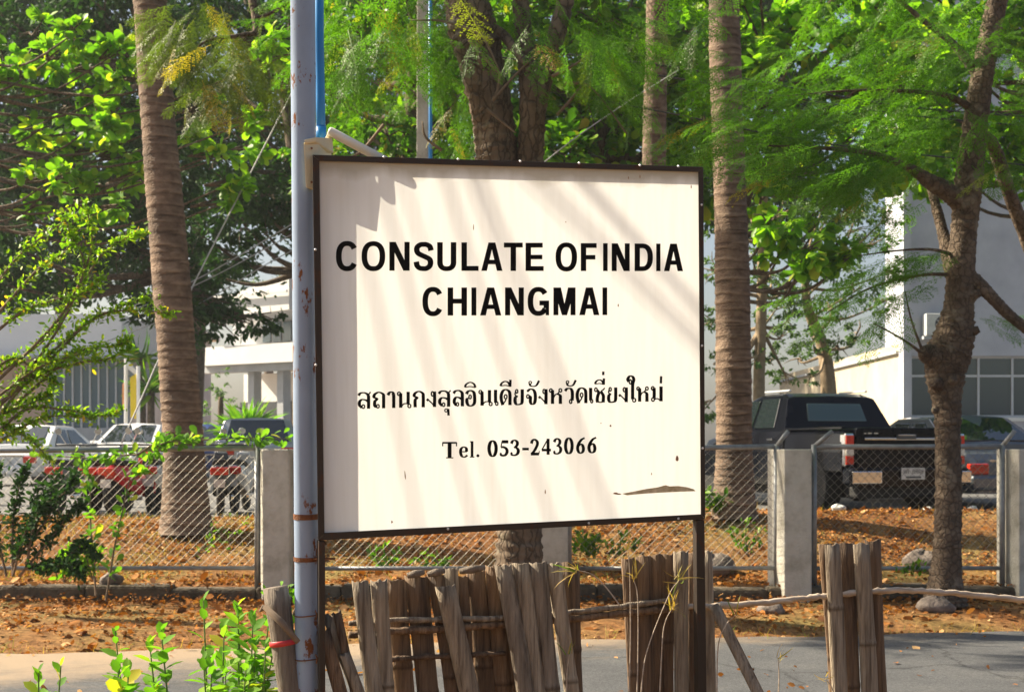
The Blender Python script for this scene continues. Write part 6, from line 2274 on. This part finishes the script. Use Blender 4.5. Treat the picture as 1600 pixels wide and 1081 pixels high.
def fan_plant(name, label, px, py, Y, n, ln, lmat, seed, wid=1.0, up=.9, cat='plant', z0=None, trunk=None):
    rng = np.random.default_rng(seed)
    base = P(px, py, Y)
    t = thing(name, label, cat, (base[0], base[1], GZ if z0 is None else z0))
    D = rand_dirs(n, up, .6, rng)
    D[:, 1] *= .8
    c = np.tile(base, (n, 1)) + rng.normal(0, .05, (n, 3))
    instances('fronds', leaf_template('blade'), c, D, rand_dirs(n, 1.2, 1, rng), ln * rng.uniform(.7, 1.1, n), lmat, t, None, width=wid)
    MB().tube([(base[0], base[1], (GZ if z0 is None else z0) - .05), base + np.array([0, 0, .08])], [.14, .10], 8).build('stem', M['bark'], t, smooth=True)
    return t


fan_plant('fan_palm', 'spiky bright green fan palm beyond the parked cars, left of the pole', 390, 680, 33.5, 110, .95, M['shoot_leaf'], 3, 2.4, .75)
fan_plant('yucca', 'spiky yucca plant before the low building, left of the palm', 236, 610, 44, 60, 1.3, M['mid_leaf'], 4, 1.8, .3)
fan_plant('yucca', 'second spiky yucca plant farther right, close to the palm trunk', 222, 560, 45, 40, 1.1, M['mid_leaf'], 5, 1.8, .3)

# ------------------------------------------------------------------ a roadside tree beyond the left edge; its bare branches shade the sign
def sunward(px, py, t):
    return S(px, py, 0) - LDIR * t


st = thing('roadside_tree', 'roadside tree beyond the left edge whose thin branches shade the sign', 'tree', (-5.6, 8.4, 0))
mb = MB()
limb_tube(mb, [(-5.6, 8.4, -.1), (-5.55, 8.4, 1.5), (-5.5, 8.4, 3.2), (-5.45, 8.4, 5.2), (-5.5, 8.4, 7.6)], [.11, .09, .075, .06, .04], 10, 1)
mb.build('trunk', M['bark'], st, smooth=True)
STR = [((500, -60), (640, 450), (765, 900), 4.6, .013), ((520, -60), (680, 450), (812, 900), 4.9, .010), ((590, -60), (745, 430), (890, 900), 5.0, .015), ((600, -60), (800, 450), (965, 900), 4.7, .012), ((610, -60), (835, 480), (990, 900), 5.2, .018), ((470, -60), (595, 500), (668, 900), 4.5, .012)]
for k, (a, c, e, t_, r_) in enumerate(STR):
    mb = MB()
    t_ += 1.2
    q = crom([sunward(*a, t_), sunward(*c, t_ + .1), sunward(*e, t_)], 10)
    q = [p + np.array([.005 * math.sin(i * .9 + k), 0, .005 * math.cos(i * .7 + k)]) for i, p in enumerate(q)]
    mb.tube(q, np.linspace(r_ * .74, r_ * .50, len(q)), 6)
    # the twig runs on up to the trunk
    e0 = q[0]
    mb.tube([e0, (e0 + np.array([-5.5, 8.4, 6.8])) / 2 + np.array([0, .1, .25]), np.array([-5.47, 8.4, 6.8 + .08 * k])], [r_ * .70, r_ * .55, r_ * .7], 6)
    mb.build('branch', M['twig'], st, smooth=True)

# ------------------------------------------------------------------ shrubs, vines and weeds
def whip_shrub(name, label, whips, lsize, lmat, seed, per=34, cat='shrub', base=None, tmpl='leaf', r0=.012):
    """arching whips set with small leaves; whips: lists of (px, py, Y)"""
    rng = np.random.default_rng(seed)
    b_ = P(*whips[0][0]) if base is None else np.array(base, float)
    t = thing(name, label, cat, (b_[0], b_[1], 0 if base is None else b_[2]))
    mb = MB()
    Pp, D = [], []
    for w in whips:
        q = crom([P(*p) for p in w], 10)
        mb.tube(q, np.linspace(r0, .003, len(q)), 5, cap=False)
        n = int(per * (len(w) - 1))
        for _ in range(n):
            u = rng.uniform(.12, 1) * (len(q) - 1)
            i = min(int(u), len(q) - 2)
            p = q[i] + (q[i + 1] - q[i]) * (u - i)
            ax = q[i + 1] - q[i]
            ax /= np.linalg.norm(ax)
            # short side twig
            off = rand_dirs(1, .15, .8, rng)[0] * abs(rng.normal(0, .038))
            Pp.append(p + off)
            D.append(ax * .5 + rand_dirs(1, .1, .9, rng)[0])
    mb.build('stem', M['twig'], t, smooth=True)['kind'] = 'stuff'
    n = len(Pp)
    instances('foliage', leaf_template(tmpl), Pp, D, rand_dirs(n, 1.2, 1, rng), lsize * rng.uniform(.6, 1.25, n), lmat, t, rng.random(n), smooth=True)
    return t


SY = 9.6
whip_shrub('arching_shrub', 'tall shrub with long arching whips of tiny yellow green leaves, left edge', [
    [(-30, 640, SY), (60, 560, SY), (130, 430, SY), (110, 365, SY), (95, 330, SY)], [(-30, 620, SY), (90, 500, SY), (140, 400, SY), (140, 350, SY), (133, 318, SY)],
    [(-30, 600, SY), (80, 520, SY + .1), (150, 410, SY + .1), (190, 375, SY + .1), (225, 365, SY + .1)], [(-30, 480, SY + .2), (20, 410, SY + .2), (60, 375, SY + .2), (120, 330, SY + .2)], [(-30, 520, SY), (60, 420, SY), (100, 395, SY), (120, 360, SY)],
    [(-30, 660, SY), (60, 570, SY), (130, 510, SY), (190, 478, SY), (240, 462, SY)], [(-30, 660, SY), (80, 560, SY), (150, 495, SY), (220, 485, SY), (272, 492, SY)], [(-30, 680, SY + .1), (60, 600, SY), (120, 550, SY), (180, 540, SY), (200, 530, SY)],
    [(-30, 690, SY), (40, 600, SY), (110, 570, SY), (170, 560, SY), (205, 545, SY)], [(-30, 640, SY - .1), (50, 580, SY - .1), (100, 560, SY - .1), (155, 545, SY - .1)], [(-30, 700, SY), (40, 640, SY), (100, 640, SY), (160, 650, SY), (190, 640, SY)], [(-30, 710, SY), (30, 670, SY), (80, 650, SY), (150, 655, SY)],
    [(-30, 600, SY), (20, 560, SY), (70, 590, SY), (90, 600, SY)], [(-30, 700, SY), (10, 670, SY), (50, 690, SY), (80, 720, SY)], [(-30, 540, SY), (30, 490, SY), (80, 470, SY), (140, 455, SY), (160, 430, SY)], [(-30, 660, SY), (20, 640, SY), (60, 625, SY), (80, 615, SY)]],
    .043, M['shrub_leaf'], 61, 78)
# dark bush low at the left edge, before the fence
whip_shrub('dark_bush', 'dark green bush in front of the fence at the left edge', [[(20, 900, 12.6), (40, 830, 12.5), (70, 780, 12.5), (90, 740, 12.4)], [(20, 900, 12.6), (20, 820, 12.6), (30, 760, 12.6), (40, 730, 12.6)], [(30, 900, 12.6), (80, 840, 12.5), (110, 800, 12.4), (130, 790, 12.4)], [(10, 900, 12.7), (-10, 800, 12.7), (0, 720, 12.7)],
           [(40, 890, 12.6), (60, 800, 12.4), (100, 770, 12.3), (120, 740, 12.3)], [(40, 880, 12.6), (90, 880, 12.4), (130, 850, 12.3), (150, 870, 12.3)], [(40, 880, 12.6), (70, 890, 12.4), (110, 880, 12.3), (130, 900, 12.3)], [(20, 880, 12.6), (50, 810, 12.6), (60, 760, 12.5)], [(20, 880, 12.6), (80, 800, 12.5), (60, 790, 12.3)]],
           .062, M['dark_leaf'], 62, 110, base=P(30, 930, 12.6) * np.array([1, 1, 0]))
# vine over the fence rail
whip_shrub('fence_vine', 'green vine with heart shaped leaves climbing along the left fence rail', [[(165, 940, 13.5), (180, 850, 13.6), (200, 760, 13.7), (215, 705, 13.8)], [(215, 710, 13.8), (250, 690, 13.8), (300, 688, 13.8), (360, 685, 13.8), (400, 684, 13.8), (455, 686, 13.8)], [(215, 710, 13.8), (180, 712, 13.8), (130, 715, 13.8), (60, 710, 13.8)], [(240, 700, 13.8), (262, 690, 13.7), (290, 690, 13.75)], [(205, 750, 13.7), (230, 730, 13.7), (250, 700, 13.7)], [(150, 930, 13.4), (142, 830, 13.5), (140, 760, 13.6), (130, 720, 13.7)]],
           .10, M['shoot_leaf'], 63, 17, cat='vine', tmpl='round', base=P(165, 945, 13.5) * np.array([1, 1, 0]), r0=.011)
for i, (pp, lab, lm_, sz, per) in enumerate([
    ([(445, 1010, 5.9), (445, 950, 5.9), (452, 915, 5.9)], 'leafy weed growing behind the wooden post', 'shoot_leaf', .05, 10),
    ([(300, 870, 14.6), (340, 840, 14.7), (360, 800, 14.8)], 'small green weed on the bank below the left palm', 'mid_leaf', .06, 12),
    ([(1130, 800, 16.2), (1110, 782, 16.1), (1100, 770, 16.0)], 'green weeds at the foot of the right palm', 'mid_leaf', .10, 30),
    ([(1170, 870, 14.5), (1165, 840, 14.5), (1168, 812, 14.5)], 'upright green weed behind the mesh left of the concrete post', 'mid_leaf', .07, 14),
    ([(920, 870, 14.6), (915, 850, 14.6), (905, 830, 14.6)], 'green weeds behind the mesh below the right half of the sign', 'mid_leaf', .08, 24),
    ([(960, 872, 14.5), (970, 850, 14.5), (975, 835, 14.5)], 'low green weed beside the round rock below the sign', 'mid_leaf', .07, 16),
    ([(605, 890, 14.3), (602, 870, 14.3), (600, 850, 14.3)], 'dark green weed beyond the left end of the bamboo fence', 'mid_leaf', .07, 16),
    ([(690, 890, 14.2), (680, 875, 14.2), (672, 868, 14.2)], 'weed on the plinth behind the middle of the bamboo fence', 'mid_leaf', .07, 14),
    ([(1410, 895, 13.4), (1425, 885, 13.4), (1440, 880, 13.4)], 'small weed at the foot of the knobbly tree', 'mid_leaf', .06, 12),
    ([(100, 910, 13.0), (110, 880, 13.0), (120, 860, 13.0)], 'broad bright weed before the plinth at the left', 'bright_leaf', .08, 24),
    ([(145, 905, 13.0), (135, 870, 13.0), (130, 845, 13.0)], 'taller bright weed right of the broad weed before the plinth', 'bright_leaf', .075, 20)]):
    whip_shrub('weed', lab, [pp, [pp[0], (pp[1][0] - 14, pp[1][1] + 4, pp[1][2]), (pp[2][0] - 26, pp[2][1] + 10, pp[2][2])], [pp[0], (pp[1][0] + 14, pp[1][1] + 6, pp[1][2]), (pp[2][0] + 24, pp[2][1] + 12, pp[2][2])]], sz, M[lm_], 70 + i, per, 'weed', None, 'leaf', .006)


# sprouting plants along the verge in the lower left
def sprout(label, px, pyt, Y, h, n_leaf, lsize, seed, lmat='shoot_leaf', spread=.10, lean=0.0, stems=1):
    rng = np.random.default_rng(seed)
    top = P(px, pyt, Y)
    t = thing('sprouting_plant', label, 'plant', (top[0], Y, max(0.0, top[2] - h)), 'young plants on the verge')
    mb = MB()
    Pp, D, U, Sz = [], [], [], []
    for s_ in range(stems):
        tp = top + np.array([rng.normal(0, spread) if s_ else 0, rng.normal(0, spread) if s_ else 0, -abs(rng.normal(0, .08)) if s_ else 0])
        bs = np.array([top[0] + lean + (tp[0] - top[0]) * .2, Y, -.02])
        q = crom([bs, (bs + tp) / 2 + np.array([rng.normal(0, .02), rng.normal(0, .02), 0]), tp], 8)
        mb.tube(q, np.linspace(.007, .0025, len(q)), 5, cap=False)
        L_ = np.linalg.norm(tp - bs)
        for k in range(n_leaf):
            u = 1 - (k / n_leaf) * min(.9, h / L_)
            i = min(int(u * (len(q) - 1)), len(q) - 2)
            p = q[i] + (q[i + 1] - q[i]) * (u * (len(q) - 1) - i)
            a = k * 2.4 + rng.normal(0, .3)
            el = .55 - .5 * (1 - u) + rng.normal(0, .2) + (.5 if k < 3 else 0)
            Pp.append(p)
            D.append([math.cos(a) * math.cos(el), math.sin(a) * math.cos(el), math.sin(el)])
            U.append([rng.normal(0, .2), rng.normal(0, .2), 1])
            Sz.append(lsize * (.55 + .6 * min(1, k / 5)) * rng.uniform(.8, 1.15))
    mb.build('stem', M['stem_green'], t, smooth=True)
    instances('foliage', leaf_template('leaf'), Pp, D, U, Sz, M[lmat], t, np.clip(rng.beta(2, 2, len(Pp)) + .1, 0, 1), smooth=True, width=1.35)


SP = [(180, 985, 5.6, .30, 16, .085, 1, 'slender shoot with bright leaves, second from the left in the lower left corner'), (252, 985, 5.4, .35, 26, .10, 2, 'dense upright shoot standing in the middle of the lower left plants'), (185, 1038, 5.0, .25, 22, .10, 3, 'low yellow green plant below the slender shoot'), (318, 1030, 5.2, .25, 16, .10, 4, 'broad leaved plant at the bottom edge left of the wooden post'),
      (60, 1050, 5.0, .2, 14, .09, 5, 'yellowish plant at the bottom left corner'), (318, 938, 5.7, .30, 9, .10, 6, 'tall single shoot with a pointed leaf tip, left of the wooden post'), (372, 945, 5.8, .45, 30, .095, 7, 'bushy bright plant close to the left side of the wooden post'), (395, 965, 5.7, .5, 34, .10, 8, 'leafy plant nearest the wooden post, touching its left side'), (350, 980, 5.6, .45, 30, .09, 9, 'leafy plant between the single shoot and the bushy plant'),
      (95, 1040, 5.1, .22, 12, .09, 10, 'small sprout right of the bottom left corner'), (385, 1035, 5.3, .4, 36, .075, 11, 'dense low plant below the bushy one, at the bottom edge'), (415, 1005, 5.6, .45, 36, .06, 12, 'fine leaved plant at the foot of the wooden post')]
for (px, py, Y, h, nl, ls, sd, lab) in SP:
    sprout(lab, px, py, Y, h, max(8, int(nl * .8)), ls * .78, 200 + sd, spread=.09, stems=3 if sd in (7, 8, 9, 11, 12, 3) else (2 if sd in (2, 4) else 1))

# dry grass stalks in front of the bamboo fence
for i, (pts, lab) in enumerate([([(982, 1100), (985, 1000), (984, 900), (981, 858)], 'tall thin dry grass stalk with a bent tip before the bamboo fence'), ([(1000, 1100), (1010, 1020), (1045, 930), (1062, 905)], 'dry grass stalk with a yellow seed head beside the right sign leg'), ([(1030, 1100), (1035, 1000), (1040, 970), (1050, 950)], 'shorter dry grass stalk below the yellow seed head'),
                                ([(968, 945), (945, 915), (925, 897), (900, 890)], 'bent dry grass stalk curling left above the bamboo rail'), ([(1120, 1100), (1122, 1010), (1135, 975), (1150, 960)], 'thin dry grass stalk right of the sign leg'), ([(995, 1100), (997, 1000), (996, 930), (990, 905)], 'straight dry grass stalk beside the tallest one'),
                                ([(885, 1100), (886, 1050), (890, 1020)], 'short dry grass stalk before the pale slats'), ([(1215, 1120), (1217, 1060), (1216, 1030)], 'dry grass stalk low at the bottom edge between the fence sections'), ([(1310, 1120), (1300, 1075), (1290, 1060)], 'dry grass tuft stalk at the foot of the right fence section')]):
    t = thing('grass_stalk', lab, 'grass', tuple(F(pts[0][0], 1400, -.12) * np.array([1, 1, 0])), 'dry grass stalks by the fence')
    q = crom([F(x, y, -.12) for x, y in pts], 8)
    if pts[0][1] > 1050:
        q = [np.array([q[0][0], q[0][1], -.02])] + q
    mb = MB()
    mb.tube(q, np.linspace(.0032, .0014, len(q)), 5)
    mb.build('stem', M['bamboo_rail'], t, smooth=True)
    r_ = np.random.default_rng(300 + i)
    n = 14 if i in (1, 2, 3) else 6
    tip = q[-1]
    ax = q[-1] - q[-3]
    instances('seed_head', leaf_template('blade'), np.tile(tip, (n, 1)) + r_.normal(0, .006, (n, 3)), ax / np.linalg.norm(ax) * .8 + rand_dirs(n, .2, .8, r_), rand_dirs(n, 1, 1, r_), r_.uniform(.04, .11, n), M['dry_grass'], t, None, width=1.2)

# ------------------------------------------------------------------ fallen leaves, dry grass, rocks
def scatter_ground(n, x0, x1, y0, y1, rng, dens=None):
    x = rng.uniform(x0, x1, n)
    y = rng.uniform(y0, y1, n)
    if dens is not None:
        k = rng.random(n) < np.array([dens(a, c) for a, c in zip(x, y)])
        x, y = x[k], y[k]
    z = np.array([zt(a, c) for a, c in zip(x, y)])
    return np.stack([x, y, z + .012], 1)


rl = np.random.default_rng(77)
pa = scatter_ground(42000, -8, 8, 14.1, 17.2, rl, lambda a, c: .18 + .8 * sm(.5 + .9 * (math.sin(a * 1.9 + c * 1.3) * math.sin(c * 2.7 - a * .8) + .35 * math.sin(a * 5.1 - c * 3.3))))
pb = scatter_ground(26000, -8, 8, 10.3, 13.75, rl, lambda a, c: (.25 + .6 * sm((c - road_edge(a)) / 1.0)) * (c > road_edge(a) - .1) * (.35 + .65 * (math.sin(a * 2.9 + c * 2) * math.sin(c * 4.1 - a * 1.3) > -.25)))
pc = scatter_ground(500, -8, 8, 7.5, 12.0, rl)
pc[:, 2] = .012
pe = scatter_ground(1500, -8, 8, 13.80, 14.05, rl)
pe[:, 2] = .222
pf = scatter_ground(2600, -8, 8, 13.60, 13.79, rl)
pf[:, 2] += np.abs(rl.normal(0, .03, len(pf)))
pp = np.concatenate([pa, pb, pc, pe, pf])
n = len(pp)
o = instances('fallen_leaves', leaf_template('leaf'), pp, rand_dirs(n, 0, .25, rl), rand_dirs(n, 1.2, 1, rl), rl.uniform(.018, .055, n) * np.where(rl.random(n) < .10, 2.1, 1.0), M['dead_leaf'], None, rl.random(n), smooth=True, width=1.3)
tag(o, 'dry orange and brown fallen leaves scattered over the bank and roadside', 'fallen leaves', kind='stuff')
pg = scatter_ground(34000, -9, 8, 14.2, 17.3, rl, lambda a, c: (.25 + .6 * sm((-a - 1.5) / 2)) * (.25 + .75 * (math.sin(a * 2.3 + c) * math.sin(c * 3.1 - a) > -.1)))
pg2 = scatter_ground(9000, -8, 8, 10.3, 13.0, rl, lambda a, c: .8 * (abs(c - road_edge(a) - .12) < .28))
pg = np.concatenate([pg, pg2])
n = len(pg)
o = instances('dry_grass', leaf_template('blade'), pg - np.array([0, 0, .02]), rand_dirs(n, .9, .5, rl), rand_dirs(n, .3, 1, rl), rl.uniform(.04, .13, n), M['dry_grass'], None, rl.random(n), width=1.0)
tag(o, 'short yellowed dry grass growing on the bank behind the fence', 'grass', kind='stuff')

for i, (px, py, Y, r_, lab) in enumerate([(1113, 848, 14.7, .17, 'brown rounded rock on the bank right of the sign'), (1022, 856, 14.6, .13, 'grey rounded rock below the right half of the sign'), (1442, 852, 14.8, .17, 'grey rock beside the knobbly tree trunk'), (1310, 784, 17.0, .065, 'small white stone on the bank crest below the tailgate'), (1450, 787, 17.0, .04, 'small pale stone on the crest left of the knobbly trunk'), (1520, 786, 17.0, .05, 'flat pale stone on the crest below the grey sedan'),
                                          (1462, 945, 12.9, .12, 'flat rock by the roadside below the knobbly tree'), (1205, 940, 12.9, .09, 'small rock by the roadside right of the sign leg'), (175, 893, 13.95, .10, 'broken brown stone on the plinth at the left'), (1060, 925, 13.2, .08, 'small dark rock by the plinth behind the bamboo fence')]):
    r2 = np.random.default_rng(400 + i)
    c = P(px, py, Y)
    c[2] = (zt(c[0], Y) if Y < 16 or Y > 17.5 else .78) + r_ * .35
    if Y == 13.95:
        c[2] = .25
    v, f = [], []
    nu, nv = 12, 8
    ph = r2.uniform(0, 6, 6)
    for a in range(nv + 1):
        th = math.pi * a / nv
        for b_ in range(nu):
            fi = 2 * math.pi * b_ / nu
            rr = r_ * (1 + .16 * math.sin(2 * fi + ph[0] + th) + .10 * math.sin(3 * fi + ph[1] - 2 * th) + .06 * math.sin(5 * th + ph[2]))
            v.append((c[0] + rr * math.sin(th) * math.cos(fi) * 1.2, c[1] + rr * math.sin(th) * math.sin(fi), c[2] + rr * math.cos(th) * .72))
    for a in range(nv):
        for b_ in range(nu):
            f.append((a * nu + b_, a * nu + (b_ + 1) % nu, (a + 1) * nu + (b_ + 1) % nu, (a + 1) * nu + b_))
    mb = MB()
    mb.v, mb.f = v, f
    tag(mb.build('rock', M['plate_white'] if i in (3, 4, 5) else M['rock'], smooth=True), lab, 'rock')

# ------------------------------------------------------------------ overhead cables
for i, (pts, r_, m_, lab) in enumerate([
    ([(520, 20, 22), (455, 148, 22), (300, 450, 21), (190, 692, 20)], .011, 'wire_pale', 'pale guy wire slanting down from the steel pole past the left palm'),
    ([(560, 290, 30), (440, 360, 30), (300, 440, 30), (150, 500, 30)], .012, 'wire_pale', 'uppermost pale cable sagging left behind the steel pole'),
    ([(560, 310, 30), (440, 375, 30), (300, 448, 30), (150, 505, 30)], .010, 'wire_pale', 'middle pale cable sagging left behind the steel pole'),
    ([(560, 345, 30), (440, 400, 30), (300, 480, 30), (150, 540, 30)], .010, 'wire_pale', 'lowest pale cable sagging left behind the steel pole'),
    ([(640, 60, 17), (980, 96, 17), (1130, 118, 17), (1400, 165, 17), (1640, 185, 17)], .012, 'wire', 'upper black cable crossing the foliage above the sign'),
    ([(640, 75, 17), (980, 112, 17), (1130, 135, 17), (1400, 178, 17), (1640, 200, 17)], .010, 'wire', 'second black cable just under the upper one'),
    ([(900, 150, 17), (1050, 178, 17), (1230, 215, 17), (1400, 238, 17), (1640, 262, 17)], .009, 'wire', 'lower black cable crossing in front of the right palm'),
    ([(840, 262, 16), (900, 215, 16), (980, 160, 16), (1060, 110, 16)], .006, 'wire_pale', 'thin pale wire rising to the right from behind the sign top')]):
    q = crom([P(*p) for p in pts], 10)
    mb = MB()
    mb.tube(q, r_, 6)
    tag(mb.build('overhead_cable', M[m_], smooth=True), lab, 'cable')

# ------------------------------------------------------------------ hazy air
HAZE = 0.0005
if HAZE > 0:
    mh = bpy.data.materials.new('haze_air')
    nt, N, L = nodes(mh)
    out = N.new('ShaderNodeOutputMaterial')
    pv = N.new('ShaderNodeVolumePrincipled')
    pv.inputs['Color'].default_value = (0.93, 0.96, 1.0, 1)
    pv.inputs['Density'].default_value = HAZE
    pv.inputs['Anisotropy'].default_value = 0.3
    L.new(pv.outputs[0], out.inputs['Volume'])
    hz = MB().box((-270, -50, -1.1), (270, 430, 26)).build('haze', mh)
    hz['kind'] = 'stuff'
    hz['label'] = 'thin pale haze in the air between the trees and far buildings'
    hz['category'] = 'haze'
